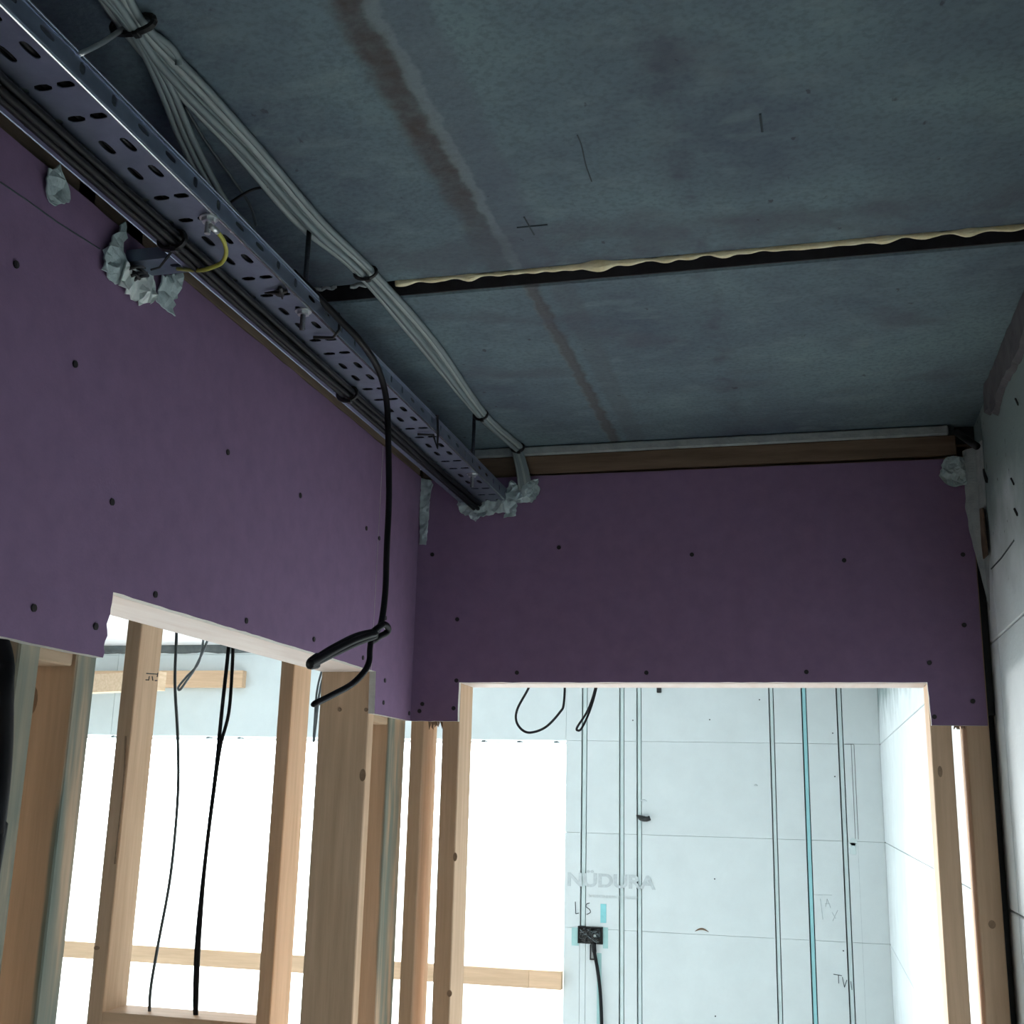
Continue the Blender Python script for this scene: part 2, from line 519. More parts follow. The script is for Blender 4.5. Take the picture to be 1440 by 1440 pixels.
# short side chase right of chase f
sx0, sx1 = xf(1188, 1100) + .006, xf(1203, 1100)
zt_, zb_ = PY(1195, 1047, YF).z, PY(1195, 1180, YF).z
bm = bmesh.new()
for xa in (xf(1199, 1100), xf(1203, 1100)):
    box_bm((xa, YF - .0008, zb_), (xa + .0022, YF + .002, zt_), 0, bm)
box_bm((sx0, YF - .0008, zt_), (sx1, YF + .002, zt_ + .0025), 0, bm)
obj('cut_line', bm, M['ink'], wall_far)
bm = bmesh.new()
cx = xf(1200, 1185)
tube_bm([Vector((cx, YF + .01, zb_ - .012)), Vector((cx, YF - .002, zb_ - .012))], .018, 12, bm)
box_bm((cx - .018, YF - .002, zb_ - .07), (cx + .012, YF + .004, zb_ - .015), .002, bm)
obj('plug_hole', bm, M['strip'], wall_far)
bm = box_bm((xf(1209, 1250), YF - .0006, -1.2), (xf(1209, 1250) + .0018, YF + .002, zb_ - .03))
obj('cut_line', bm, M['print'], wall_far)
# concrete core behind the foam, around the opening
box('concrete_core', (XO, YF + .052, ZF), (WL - .02, YF + .25, 0.82), M['core'], wall_far)
box('concrete_core', (WL, YF + .052, WT + .02), (WR, YF + .25, 0.82), M['core'], wall_far)
box('concrete_core', (WR + .02, YF + .052, ZF), (XR + .2, YF + .25, 0.82), M['core'], wall_far)
box('concrete_core', (WL, YF + .052, ZF), (WR, YF + .25, WB - .02), M['core'], wall_far)
# rough mortar under the far ceiling
bm = bmesh.new()
rows = []
for k in range(160):
    x = XO + .1 + (XR - XO - .12) * k / 159
    a = noise.noise((x * 7, 3, 1)); b = noise.noise((x * 19, 8, 1))
    rows.append([bm.verts.new((x, YF + .001, .752 + .012 * a + .006 * b)), bm.verts.new((x, YF - .008 - .004 * b, .762 + .010 * a)), bm.verts.new((x, YF - .012, .7995)), bm.verts.new((x, YF + .001, .7995))])
for a, b in zip(rows, rows[1:]):
    for i in range(3): bm.faces.new((a[i], a[i + 1], b[i + 1], b[i]))
obj('rough_mortar', bm, M['core'], wall_far)
# opening lining
box('opening_lining', (WR, YF + .059, WB), (WR + .02, YF + .25, WT), M['foam'], wall_far)
box('opening_lining', (WL - .02, YF + .059, WB), (WL, YF + .25, WT), M['foam'], wall_far)
box('opening_lining', (WL, YF + .059, WT), (WR, YF + .25, WT + .02), M['foam'], wall_far)
# fixing clips under the lintel
clip = None
for px in (116, 158, 292, 336, 468, 680, 730, 782, 640, 585):
    x = PY(px, 1041, YF).x
    if not (WL < x < WR - .03): continue
    if clip is None:
        bm = box_bm((x - .011, YF - .002, WT - .010), (x + .011, YF + .03, WT - .002), .001)
        cyl_bm((x + .006, YF - .005, WT - .006), (0, 1, 0), .005, .01, 8, bm)
        clip = obj('fixing_clip', bm, M['dark_cable'], wall_far)
        base = Vector((x, YF + .0125, WT - .008))
    else:
        dup(clip, (x, base.y, base.z), wall_far)
# small torn patches and holes
for px, py, w in ((905, 1127, 10), (987, 1310, 18), (1063, 1105, 5)):
    c_ = PY(px, py, YF)
    bm = bmesh.new()
    pr = []
    for k in range(9):
        t = k / 8
        pr.append(Vector((c_.x - w * .0018 + w * .0036 * t, YF - .001, c_.z + .012 * math.sin(math.pi * t) * w / 18)))
    tube_bm(pr, [.0012 + .004 * math.sin(math.pi * k / 8) for k in range(9)], 6, bm)
    obj('torn_flap', bm, M['wood_dark'] if px == 987 else M['print'], wall_far)
bm = bmesh.new()
for px, py in ((1186, 1337), (1006, 1429), (1174, 1092), (1171, 1031), (890, 1013), (998, 1012), (1068, 984), (1005, 1236)):
    c_ = PY(px, py, YF)
    cyl_bm((c_.x, YF - .0005, c_.z), (0, 1, 0), .0035, .004, 8, bm)
obj('nail_hole', bm, M['ink'], wall_far)['kind'] = 'stuff'


def text_obj(name, body, width, loc, mat_, parent, height=None, shear=0.0, roll=0.0, bold=0.0):
    cu = bpy.data.curves.new(name, 'FONT')
    cu.body = body; cu.size = 1.0; cu.extrude = 0.004; cu.shear = shear
    cu.offset = bold
    to = bpy.data.objects.new(name, cu)
    COL.objects.link(to)
    bpy.context.view_layer.update()
    me = bpy.data.meshes.new_from_object(to)
    bpy.data.objects.remove(to)
    xs = [v.co.x for v in me.vertices]; ys = [v.co.y for v in me.vertices]
    w_ = max(xs) - min(xs); h_ = max(ys) - min(ys)
    sx = width / w_; sy = (height / h_) if height else sx
    mn = (min(xs), min(ys))
    bm = bmesh.new(); bm.from_mesh(me)
    for v in bm.verts:
        u = (v.co.x - mn[0]) * sx; w2 = (v.co.y - mn[1]) * sy
        v.co = Vector((loc[0] + u * math.cos(roll) - w2 * math.sin(roll), loc[1] - 0.0012 - v.co.z * .2, loc[2] + w2 * math.cos(roll) + u * math.sin(roll)))
    return obj(name, bm, mat_, parent)


c0 = PY(797, 1246, YF); c1 = PY(921, 1251, YF)
text_obj('printed_logo', 'N\u00DCDURA', c1.x - c0.x, (c0.x + .004, YF, c0.z + .0), M['print'], wall_far,
         height=(PY(860, 1226, YF).z - PY(860, 1250, YF).z), bold=.030)
c0 = PY(828, 1262, YF); c1 = PY(897, 1265, YF)
text_obj('printed_line', 'INTEGRATED BUILDING TECHNOLOGY', c1.x - c0.x, (c0.x, YF, c0.z), M['print_faint'], wall_far, height=.014)


def strokes(name, lists, r, mat_, parent, Y=None):
    bm = bmesh.new()
    for pts in lists:
        tube_bm(smooth_path([PY(*q, Y or (YF - .0012)) for q in pts], 4), r, 5, bm)
    return obj(name, bm, mat_, parent)


strokes('marker_lettering', [[(809, 1268), (809.5, 1285)], [(809.5, 1285), (814, 1284)],
                             [(829, 1270), (825.5, 1271), (824, 1275), (829, 1279), (830, 1283), (825, 1286)]], .0020, M['ink'], wall_far)
strokes('marker_lettering', [[(1172, 1370), (1184, 1372)], [(1179, 1371), (1179.5, 1383)], [(1184.5, 1374), (1187.5, 1388.5)], [(1187.5, 1388.5), (1191, 1378)],
                             [(1196.5, 1380), (1198, 1392)]], .0016, M['ink'], wall_far)
strokes('marker_lettering', [[(1153.5, 1264), (1157, 1293)], [(1163, 1264), (1161, 1275)], [(1163, 1264), (1168, 1277)], [(1160, 1271), (1167, 1271)],
                             [(1170, 1283), (1175, 1292)], [(1178, 1280), (1171, 1295)]], .0013, M['print'], wall_far)
strokes('pencil_line', [[(1144, 1258), (1170, 1259)]], .0011, M['print'], wall_far)

# window in the far opening
window = tag(empty('window_1', ((WL + WR) / 2, YF + .2, WB)), kind='structure')
fy0, fy1 = YF + .19, YF + .24
fw = .03
for a, b in (((WL, WB), (WR, WB + fw)), ((WL, WT - .012), (WR, WT)), ((WL, WB + fw), (WL + fw, WT - .012)), ((WR - .012, WB + fw), (WR, WT - .012))):
    box('window_frame', (a[0], fy0, a[1]), (b[0], fy1, b[1]), M['frame'], window, .002)
box('pane', (WL + fw, YF + .212, WB + fw), (WR - .012, YF + .218, WT - .012), M['glass'], window)

for k, (y0, y1) in enumerate(SW):
    w2 = tag(empty('window_%d' % (k + 2), (XO - .08, (y0 + y1) / 2, SZ0)), kind='structure')  # unseen window added as a light source
    for a, b in (((y0, SZ0), (y1, SZ0 + fw)), ((y0, SZ1 - fw), (y1, SZ1)), ((y0, SZ0 + fw), (y0 + fw, SZ1 - fw)), ((y1 - fw, SZ0 + fw), (y1, SZ1 - fw))):
        box('window_frame', (XO - .11, a[0], a[1]), (XO - .06, b[0], b[1]), M['frame'], w2, .002)
    box('pane', (XO - .088, y0 + fw, SZ0 + fw), (XO - .082, y1 - fw, SZ1 - fw), M['glass'], w2)

# ------------------------------------------------------------------ right wall: foam blocks running through both rooms
wall_right = tag(empty('wall_right', (XR, 2.0, ZF)), kind='structure')
ycuts = [YR, -0.9, 1.2, 2.135, 3.3, 4.6, YF]
for k, (z0, z1) in enumerate(zip(zj, zj[1:])):
    z1 = min(z1, 0.80)
    for y0, y1 in zip(ycuts, ycuts[1:]):
        top = z1
        if z1 > .69 and y1 < 2.2: top = 0.690
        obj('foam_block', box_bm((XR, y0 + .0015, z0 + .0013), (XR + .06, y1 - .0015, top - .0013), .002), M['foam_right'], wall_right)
box('concrete_core', (XR + .055, YR, ZF), (XR + .2, YF + .2, 0.80), M['core'], wall_right)
# dark strip painted as gap shade over the wall, with a broken lower edge
bm = bmesh.new()
n = 70
rows = []
for k in range(n):
    y = 1.0 + 1.02 * k / (n - 1)
    zlow = 0.652 + .018 * noise.noise((y * 9, 1, 4)) + .006 * noise.noise((y * 40, 1, 4)) - (0.0 if y > 1.95 else 0.012)
    rows.append([bm.verts.new((XR - .001, y, zlow)), bm.verts.new((XR - .010 + .004 * noise.noise((y * 30, 2, 2)), y, zlow + .006)),
                 bm.verts.new((XR - .012 + .004 * noise.noise((y * 22, 5, 2)), y, ZC - .003)), bm.verts.new((XR - .001, y, ZC - .001))])
for a, b in zip(rows, rows[1:]):
    for i in range(3): bm.faces.new((a[i], a[i + 1], b[i + 1], b[i]))
obj('mortar_edge', bm, M['concrete_edge'], wall_right)
# pencil and crack lines on the foam
bm = bmesh.new()
for pts in ([(1394, 800), (1408, 785), (1426, 760)],):
    tube_bm([PX(*q, XR - .0005) for q in pts], .0013, 5, bm)
obj('pencil_line', bm, M['ink'], wall_right)
bm = bmesh.new()
for pts in ([(1382, 656), (1386, 668), (1389, 676)],):
    tube_bm([PX(*q, XR - .0005) for q in pts], [.001, .004, .005], 6, bm)
for q, r in (((1428, 561), .003), ((1422, 673), .003), ((1427, 716), .004), ((1425, 508), .003)):
    tube_bm([PX(q[0], q[1], XR - .0006), PX(q[0] + 4, q[1] + 8, XR - .0006)], r * .6, 6, bm)
obj('gouge', bm, M['screw'], wall_right)

# ------------------------------------------------------------------ plasterboard helpers
def board_bm(outline, u, v, n, thick):
    """outline: list of (a,b); front face at n=0 plane given by mapping functions"""
    pass


def prism(name, pts3, back, mats, parent, bevel=0):
    """polygon pts3 on a plane, extruded by the vector back; face 0 = front material, rim = material 1"""
    bm = bmesh.new()
    a = [bm.verts.new(p) for p in pts3]
    b = [bm.verts.new(Vector(p) + back) for p in pts3]
    for t in geometry.tessellate_polygon([[Vector(p) for p in pts3]]):
        bm.faces.new([a[i] for i in t]); bm.faces.new([b[i] for i in t[::-1]])
    for i in range(len(a)):
        j = (i + 1) % len(a)
        f = bm.faces.new((a[j], a[i], b[i], b[j]))
        f.material_index = 1
    return obj(name, bm, mats, parent)


def jag(p, q, n, amp, seed=0, axis=None):
    p, q = Vector(p), Vector(q)
    out = []
    for k in range(n):
        t = k / n
        c = p.lerp(q, t)
        if 0 < k:
            w = amp * noise.noise((k * .9 + seed, seed * 3.1, 0)) + amp * .5 * noise.noise((k * 2.3 + seed, 9, 0))
            c = c + Vector(axis) * w
        out.append(c)
    return out


def patch(name, pts3, normal, thick, mat_, parent, seed=1, jitter=.004, sub=3, label=None):
    """a trowelled lump: ragged outline on a wall plane, raised and uneven inside"""
    nrm = Vector(normal).normalized()
    P = [Vector(p) for p in pts3]
    c = sum(P, Vector()) / len(P)
    ring = []
    for i, p in enumerate(P):
        q = P[(i + 1) % len(P)]
        k = max(2, int((q - p).length / .005))
        for s in range(k):
            t = s / k
            e = p.lerp(q, t)
            d = (q - p).normalized().cross(nrm)
            e = e + d * jitter * (noise.noise((e.x * 170 + seed, e.y * 170, e.z * 170)) + (.6 if s == 0 else 0) * rnd.uniform(-1, 1))
            ring.append(e)
    bm = bmesh.new()
    v0 = [bm.verts.new(e) for e in ring]
    f = bm.faces.new(v0)
    r = bmesh.ops.inset_region(bm, faces=[f], thickness=.003, depth=0, use_even_offset=False)
    inner = [g for g in bm.faces if g not in r['faces']]
    iv = {v for g in inner for v in g.verts}
    for v in iv: v.co += nrm * thick * .7
    r = bmesh.ops.triangulate(bm, faces=inner)
    es = list({e for g in r['faces'] for e in g.edges if e.calc_length() > .012 and not e.is_boundary})
    es = [e for e in es if all(g in r['faces'] for g in e.link_faces)]
    for _ in range(2):
        rr = bmesh.ops.subdivide_edges(bm, edges=es, cuts=2)
        fs = [g for g in bm.faces if len(g.verts) > 3]
        bmesh.ops.triangulate(bm, faces=fs)
        es = [e for e in bm.edges if e.calc_length() > .014]
    bound = set(v0)
    for v in bm.verts:
        if v in bound: continue
        q = v.co
        v.co = q + nrm * thick * (.75 * noise.noise(q * 60 + Vector((seed, 0, 0))) + .45 * noise.noise(q * 160))
    # close to the wall
    rim = [e for e in bm.edges if e.is_boundary]
    ext = bmesh.ops.extrude_edge_only(bm, edges=rim)
    for v in [g for g in ext['geom'] if isinstance(g, bmesh.types.BMVert)]:
        v.co -= nrm * .002
    o = obj(name, bm, mat_, parent)
    if label: o['label'] = label
    return o


def stud(x0, y0, x1, y1, parent, z0=None, z1=None, m_=None, label=None, name='stud'):
    o = obj(name, box_bm((x0, y0, ZF if z0 is None else z0), (x1, y1, ZC - .002 if z1 is None else z1), .0018), m_ or M['wood'], parent)
    if label: o['label'] = label
    return o


# ------------------------------------------------------------------ left wall
wall_left = tag(empty('wall_left', (XL - .06, 1.0, ZF)), kind='structure')
XS0, XS1 = XL - T - .0975, XL - T
ZTL = 0.644
YSEAM = 1.974
# main pink board: ragged cut at the door opening
pts = [Vector((XL, -0.6, ZBT)), Vector((XL, 0.4, ZBT))]
pts += jag((XL, 0.4, ZBT), (XL, 1.146, ZBT), 30, .0012, 2, (0, 0, 1))
pts += jag((XL, 1.147, ZBT), (XL, 1.153, ZS), 12, .0035, 5, (0, 1, 0))
pts += jag((XL, 1.153, ZS), (XL, YSEAM - .0008, ZS), 40, .0012, 8, (0, 0, 1))
pts += [Vector((XL, YSEAM - .0008, ZS)), Vector((XL, YSEAM - .0008, ZTL))]
pts += jag((XL, YSEAM - .0008, ZTL), (XL, 0.4, ZTL), 50, .0016, 3, (0, 0, 1)) + [Vector((XL, 0.4, ZTL)), Vector((XL, -.6, ZTL))]
board1 = prism('plasterboard', pts, Vector((-T, 0, 0)), [M['board'], M['board_core']], wall_left)
pts = [Vector((XL, YSEAM + .0008, ZS)), Vector((XL, 1.998, ZS)), Vector((XL, 2.002, ZBT)), Vector((XL, YB, ZBT)), Vector((XL, YB, ZTL)), Vector((XL, YSEAM + .0008, ZTL))]
board2 = prism('plasterboard', pts, Vector((-T, 0, 0)), [M['board'], M['board_core']], wall_left)
# framing behind it
treated = M['wood']
for y0, y1 in ((-2.2, -2.15), (-1.6, -1.55), (-1.0, -.95), (-.4, -.35), (0.2, 0.25), (0.55, 0.587)):
    stud(XS0, y0, XS1, y1, wall_left)
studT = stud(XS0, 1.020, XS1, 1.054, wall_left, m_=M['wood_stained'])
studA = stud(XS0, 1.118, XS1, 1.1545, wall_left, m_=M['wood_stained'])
studD = stud(XS0, 2.004, XS1, 2.032, wall_left)
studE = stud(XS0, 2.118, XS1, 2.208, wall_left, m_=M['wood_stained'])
box('door_header', (XS0, 1.1545, ZS), (XS1, 2.004, ZS + .045), M['wood_pale'], wall_left, .0018)
for y0, y1 in ((1.056, 1.116), (2.034, 2.116)):
    box('blocking', (XS0 + .006, y0, .128), (XS1 - .004, y1, .175), M['wood_y'], wall_left, .0015)
box('top_plate', (XS0, YR, ZTL - .06), (XS1, YB - .003, ZC - .002), M['wood_dark_y'], wall_left, .0015)
box('timber_strip', (XL - T + .0005, 1.19, ZTL + .003), (XL - .001, YB - .004, ZTL + .028), M['wood_dark_y'], wall_left, .0012)
# screws in the plasterboard
bm = bmesh.new()
c_ = PX(320, 636, XL)
cyl_bm((XL + .0002, c_.y, c_.z), (1, 0, 0), .0042, .0026, 10, bm)
scr_l = obj('screw', bm, M['screw'], board1)
for q in ((105, 512), (157, 706), (422, 697), (47, 855), (134, 881), (218, 836), (346, 873), (441, 899), (22, 372)):
    c_ = PX(*q, XL); dup(scr_l, (XL + .0002, c_.y, c_.z), board1)
for q in ((533, 757), (510, 925), (541, 957), (539, 988), (542, 869), (575, 1003), (515, 743)):
    c_ = PX(*q, XL)
    dup(scr_l, (XL + .0002, c_.y, c_.z), board2 if c_.y > YSEAM else board1)
# screws in the jamb stud
bm = bmesh.new()
c_ = PY(478, 998, 2.004)
cyl_bm((c_.x, 2.0035, c_.z), (0, 1, 0), .0036, .003, 10, bm)
scr_j = obj('screw', bm, M['knot'], studD)
c_ = PY(515, 998, 2.004); dup(scr_j, (c_.x, 2.0035, c_.z), studD)
# knot in stud A and stud D
for q, yy, st, w, h in (((45, 985), 1.118, studA, .007, .016), ((510, 1090), 2.004, studD, .006, .011)):
    c_ = PY(*q, yy)
    bm = bmesh.new()
    vs = [bm.verts.new((c_.x + w * math.cos(a), yy - .0004, c_.z + h * math.sin(a))) for a in [k * math.pi / 8 for k in range(16)]]
    vb = [bm.verts.new((v.co.x, yy + .001, v.co.z)) for v in vs]
    bm.faces.new(vs)
    for k in range(16): bm.faces.new((vs[k], vb[k], vb[(k + 1) % 16], vs[(k + 1) % 16]))
    obj('knot', bm, M['knot'], st)
# pencil line along the board
bm = bmesh.new()
tube_bm([PX(0, 256, XL + .0002), PX(40, 283, XL + .0002), PX(80, 312, XL + .0002), PX(140, 350, XL + .0002)], .0008, 5, bm)
obj('pencil_line', bm, M['ink'], wall_left)


def LP(pts): return [PX(*q, XL + .0003) for q in pts]


def BP(pts): return [PY(*q, YB - .0003) for q in pts]


patch('filler_patch', LP([(64, 240), (78, 234), (84, 246), (92, 262), (95, 280), (86, 288), (72, 290), (62, 278), (60, 258)]), (1, 0, 0), .006, M['filler'], wall_left, 3, label='small grey dab of filler')
patch('filler_patch', LP([(160, 325), (170, 312), (172, 335), (170, 360), (176, 378), (178, 398), (166, 402), (152, 394), (139, 380), (143, 352), (150, 338)]), (1, 0, 0), .008, M['filler'], wall_left, 5)
patch('filler_patch', LP([(164, 370), (178, 378), (192, 376), (206, 386), (213, 405), (210, 426), (194, 428), (174, 418), (162, 402)]), (1, 0, 0), .012, M['filler_light'], wall_left, 9, label='fresh pale lump of filler')
patch('filler_patch', LP([(220, 390), (238, 386), (254, 384), (250, 402), (243, 424), (240, 444), (226, 434), (214, 422), (220, 410)]), (1, 0, 0), .009, M['filler'], wall_left, 14)

# ------------------------------------------------------------------ back wall
wall_back = tag(empty('wall_back', (-.25, YB + .06, ZF)), kind='structure')
YS0, YS1 = YB + T, YB + T + .088
ZTB = 0.567
XB1 = 0.301
OL, OR = -0.6735, 0.2045
pts = jag((XL, YB, ZBT), (OL, YB, ZBT), 12, .0008, 4, (0, 0, 1)) + jag((OL, YB, ZBT), (OL, YB, ZS), 6, .0012, 7, (1, 0, 0))
pts += jag((OL, YB, ZS), (OR, YB, ZS), 40, .0012, 1, (0, 0, 1)) + jag((OR, YB, ZS), (OR + .003, YB, ZBT), 6, .0012, 6, (1, 0, 0))
pts += [Vector((OR + .003, YB, ZBT)), Vector((XB1, YB, ZBT)), Vector((XB1, YB, ZTL - .01))]
pts += jag((XB1 - .001, YB, ZTL - .012), (XL, YB, ZTL - .008), 30, .0012, 2, (0, 0, 1)) + [Vector((XL, YB, ZTL - .008))]
board3 = prism('plasterboard', pts, Vector((0, T, 0)), [M['board'], M['board_core']], wall_back)
bm = bmesh.new()
c_ = PY(786, 770, YB)
cyl_bm((c_.x, YB - .0002, c_.z), (0, 1, 0), .0042, .0026, 10, bm)
scr_b = obj('screw', bm, M['screw'], board3)
for q in ((973, 780), (1187, 788), (1354, 780), (643, 871), (1356, 879), (727, 946), (909, 946), (1134, 945), (1307, 932), (1368, 986), (1314, 1008),
          (642, 957), (638, 996), (590, 1000), (594, 990), (608, 780)):
    c_ = PY(*q, YB)
    dup(scr_b, (c_.x, YB - .0002, c_.z), board3)
# studs: two left of the opening, two right of it, and on into the room on the left
studF = stud(-.7745, YS0, -.7475, YS1, wall_back, z1=.66)
studG = stud(-.7085, YS0, -.6735, YS1, wall_back, z1=.66)
studH = stud(.206, YS0, .242, YS1, wall_back, z1=.66)
studI = stud(.2655, YS0, .3045, YS1, wall_back, z1=.66)
studB = stud(-1.437, YS0, -1.402, YS1, wall_back, z1=.66)
studC = stud(-1.066, YS0, -1.036, YS1, wall_back, z1=.66)
for x in (-1.82, -2.2, -2.7, -3.2):
    stud(x - .018, YS0, x + .018, YS1, wall_back, z1=.66)
box('door_header', (-.6735, YS0, ZS - .001), (.206, YS1, ZS + .045), M['wood_pale'], wall_back, .0018)
nog = box('noggin', (-1.402, YS0, -.476), (-1.066, YS1, -.440), M['wood_x'], wall_back, .0018)
box('top_plate', (-3.4, YS0, .6), (XR - .003, YS1, .664), M['wood_dark'], wall_back, .0015)
box('ceiling_batten', (-.77, YB + .002, ZTL - .004), (.282, YS1, ZC - .021), M['wood_dark'], wall_back, .0015)
bm = box_bm((-.70, YB - .002, ZC - .0205), (.270, YS1, ZC - .0015), .003)
obj('mortar_strip', bm, M['mortar'], wall_back)
bm = bmesh.new()
for q, w, h in (((622, 1150), 0, 0),): pass
bm.free()
# marks and knots on studs
for q, yy, st, w, h in (((632, 1397), YS0, studG, .005, .006), ((640, 1205), YS0, studG, .004, .008), ((1322, 1085), YS0, studH, .004, .01), ((1395, 1300), YS0, studI, .006, .007), ((136, 1333), YS0, studB, .007, .004)):
    c_ = PY(*q, yy)
    bm = bmesh.new()
    vs = [bm.verts.new((c_.x + w * math.cos(a), yy - .0004, c_.z + h * math.sin(a))) for a in [k * math.pi / 6 for k in range(12)]]
    vb = [bm.verts.new((v.co.x, yy + .001, v.co.z)) for v in vs]
    bm.faces.new(vs)
    for k in range(12): bm.faces.new((vs[k], vb[k], vb[(k + 1) % 12], vs[(k + 1) % 12]))
    obj('knot', bm, M['knot'], st)
# long split in stud B
bm = tube_bm(smooth_path([PY(*q, YS0 - .0003) for q in ((177, 1035), (175, 1090), (168, 1160), (162, 1215))], 5), .0022, 5)
obj('split', bm, M['knot'], studB)
# pencilled marks on the side of stud B
bm = bmesh.new()
for a, b in (((206, 947), (222, 948)), ((210, 951), (209, 957)), ((214, 951), (215, 957)), ((222, 946), (221, 952)), ((205, 956), (208, 956)), ((218, 957), (221, 957))):
    tube_bm([PX(*a, -1.4015), PX(*b, -1.4015)], .0011, 5, bm)
obj('pencil_marks', bm, M['ink'], studB)
# ragged fibres left above the gaps
for px0, px1, st in ((603, 623, studF), (1342, 1358, studI)):
    bm = bmesh.new()
    for k in range(16):
        px = px0 + (px1 - px0) * rnd.random()
        a = PY(px, 1017, YB + .02); b = PY(px + rnd.uniform(-3, 3), 1017 + rnd.uniform(2, 9), YB + .02)
        a.z = ZBT + .004
        tube_bm([a, b], [.003, .0006], 5, bm)
    o = obj('splinters', bm, M['knot'], wall_back); o['kind'] = 'stuff'

# plaster where tray and cables enter the back wall
patch('filler_patch', BP([(644, 704), (650, 704), (668, 712), (684, 706), (712, 702), (714, 690), (724, 682), (738, 684), (756, 676), (762, 690), (752, 706), (738, 708),
                          (728, 708), (726, 726), (712, 730), (712, 720), (698, 724), (678, 728), (670, 736), (660, 728), (648, 722)]), (0, -1, 0), .012, M['filler'], wall_back, 31, jitter=.005,
      label='ragged collar of filler around the tray')
patch('filler_patch', BP([(712, 690), (722, 676), (734, 688), (744, 680), (758, 676), (748, 696), (730, 706), (716, 708)]), (0, -1, 0), .016, M['filler'], wall_back, 41, jitter=.004)
patch('filler_patch', BP([(1326, 648), (1336, 642), (1348, 644), (1362, 642), (1364, 668), (1358, 682), (1344, 686), (1330, 684), (1320, 670)]), (0, -1, 0), .010, M['filler'], wall_back, 37,
      label='dab of filler in the top right corner')
patch('filler_patch', BP([(593, 673), (606, 676), (609, 682), (605, 700), (603, 730), (600, 766), (591, 766), (591, 720), (592, 690)]), (0, -1, 0), .005, M['filler'], wall_back, 21, jitter=.0015, label='strip of filler down the corner')
# mortar filling between board and foam wall
bm = bmesh.new()
n = 60
rows = []
for k in range(n):
    t = k / (n - 1)
    z = .645 - .30 * t
    sh = min(1, (1.0 - t) / .55)
    y0 = YB - .004
    w = .062 * (1 - .45 * t) * (1 if t < .7 else (1.02 - t) / .32)
    a = noise.noise((z * 40, 0, 1)); b = noise.noise((z * 33, 4, 1))
    rows.append([bm.verts.new((XR - (.027 - .003 * a) * sh, YB - .001, z)), bm.verts.new((XR - (.021 - .002 * b) * sh, YB - .014 * sh, z)),
                 bm.verts.new((XR - (.008 - .002 * a) * sh, YB - (.024 + .004 * b) * sh, z)), bm.verts.new((XR - (.0035 - .0015 * b) * sh, YB - w, z)), bm.verts.new((XR - .0004, YB - w - .006 + .003 * a, z))])
for a, b in zip(rows, rows[1:]):
    for i in range(4): bm.faces.new((a[i], a[i + 1], b[i + 1], b[i]))
obj('mortar_fillet', bm, M['mortar'], wall_back)
box('dark_membrane', (XB1 + .004, YS0 + .03, ZF), (XR - .0008, YS1 - .01, ZBT + .02), M['black'], wall_back)  # black strip added to close the gap and keep it dark
box('dark_membrane', (.2825, YB + .02, ZBT + .02), (XR - .0008, YS1 - .01, ZC - .001), M['black'], wall_back)  # black box added to stop light leaking from the far room
# rusty brown rebate in the mortar
bm = bmesh.new()
pts = [PX(*q, XR - .006) for q in ((1376, 716), (1383, 714), (1390, 780), (1384, 786))]
vs = [bm.verts.new(p) for p in pts]; vb = [bm.verts.new(p + Vector((-.002, 0, 0))) for p in pts]
bm.faces.new(vb)
for k in range(4): bm.faces.new((vs[k], vb[k], vb[(k + 1) % 4], vs[(k + 1) % 4]))
obj('wood_sliver', bm, M['wood_dark'], wall_back)

# ------------------------------------------------------------------ perforated cable tray
TX0, TX1, TZ = -.683, -.585, .583
TY0, TY1, PITCH = -1.318, 2.235, .048
FH = .024
tray = tag(empty('cable_tray', ((TX0 + TX1) / 2, (TY0 + TY1) / 2, TZ)),
           'galvanised perforated steel cable tray hung along the ceiling above the left plasterboard wall', 'cable tray')


def cell(bm, o, eu, ev, u0, u1, v0, v1, hu, hv, ang=0.0, hole=True):
    """rectangle u0..u1 x v0..v1 with a rounded slot of half sizes hu, hv in its middle"""
    cu, cv = (u0 + u1) / 2, (v0 + v1) / 2
    ru, rv = (u1 - u0) / 2, (v1 - v0) / 2
    ca = math.atan2(rv, ru)
    angs = []
    for q in (0, ca, math.pi / 2, math.pi - ca, math.pi, math.pi + ca, 1.5 * math.pi, 2 * math.pi - ca):
        angs.append(q)
    full = []
    for i, a in enumerate(angs):
        b = angs[(i + 1) % 8] + (2 * math.pi if i == 7 else 0)
        full += [a, (a + b) / 2]
    outer, inner = [], []
    for a in full:
        c, s = math.cos(a), math.sin(a)
        k = min(ru / abs(c) if abs(c) > 1e-9 else 1e9, rv / abs(s) if abs(s) > 1e-9 else 1e9)
        outer.append(bm.verts.new(o + eu * (cu + c * k) + ev * (cv + s * k)))
        rr = (abs(c / hu) ** 3 + abs(s / hv) ** 3) ** (-1 / 3)
        inner.append(bm.verts.new(o + eu * (cu + c * rr) + ev * (cv + s * rr)))
    for i in range(16):
        j = (i + 1) % 16
        bm.faces.new((outer[i], outer[j], inner[j], inner[i]))


bm = bmesh.new()
rows_x = [(-.588, -.610), (-.610, -.633), (-.633, -.656), (-.656, -.680)]
ncell = int((TY1 - TY0) / PITCH)
k0 = round((.698 - TY0) / PITCH)
ystart = .698 - PITCH * (k0 + .5)
for i in range(ncell + 1):
    y0, y1 = ystart + i * PITCH, ystart + (i + 1) * PITCH
    k = (i - k0) % 4
    D = k in (0, 3)
    for a, b in rows_x:
        cell(bm, Vector((0, 0, TZ)), Vector((1, 0, 0)), Vector((0, 1, 0)), b, a, y0, y1, .0042 if D else .0088, .0120 if D else .0046)
ye = ystart + (ncell + 1) * PITCH
for xa, xb in ((-.588, -.5865), (-.680, -.6815)):
    pass
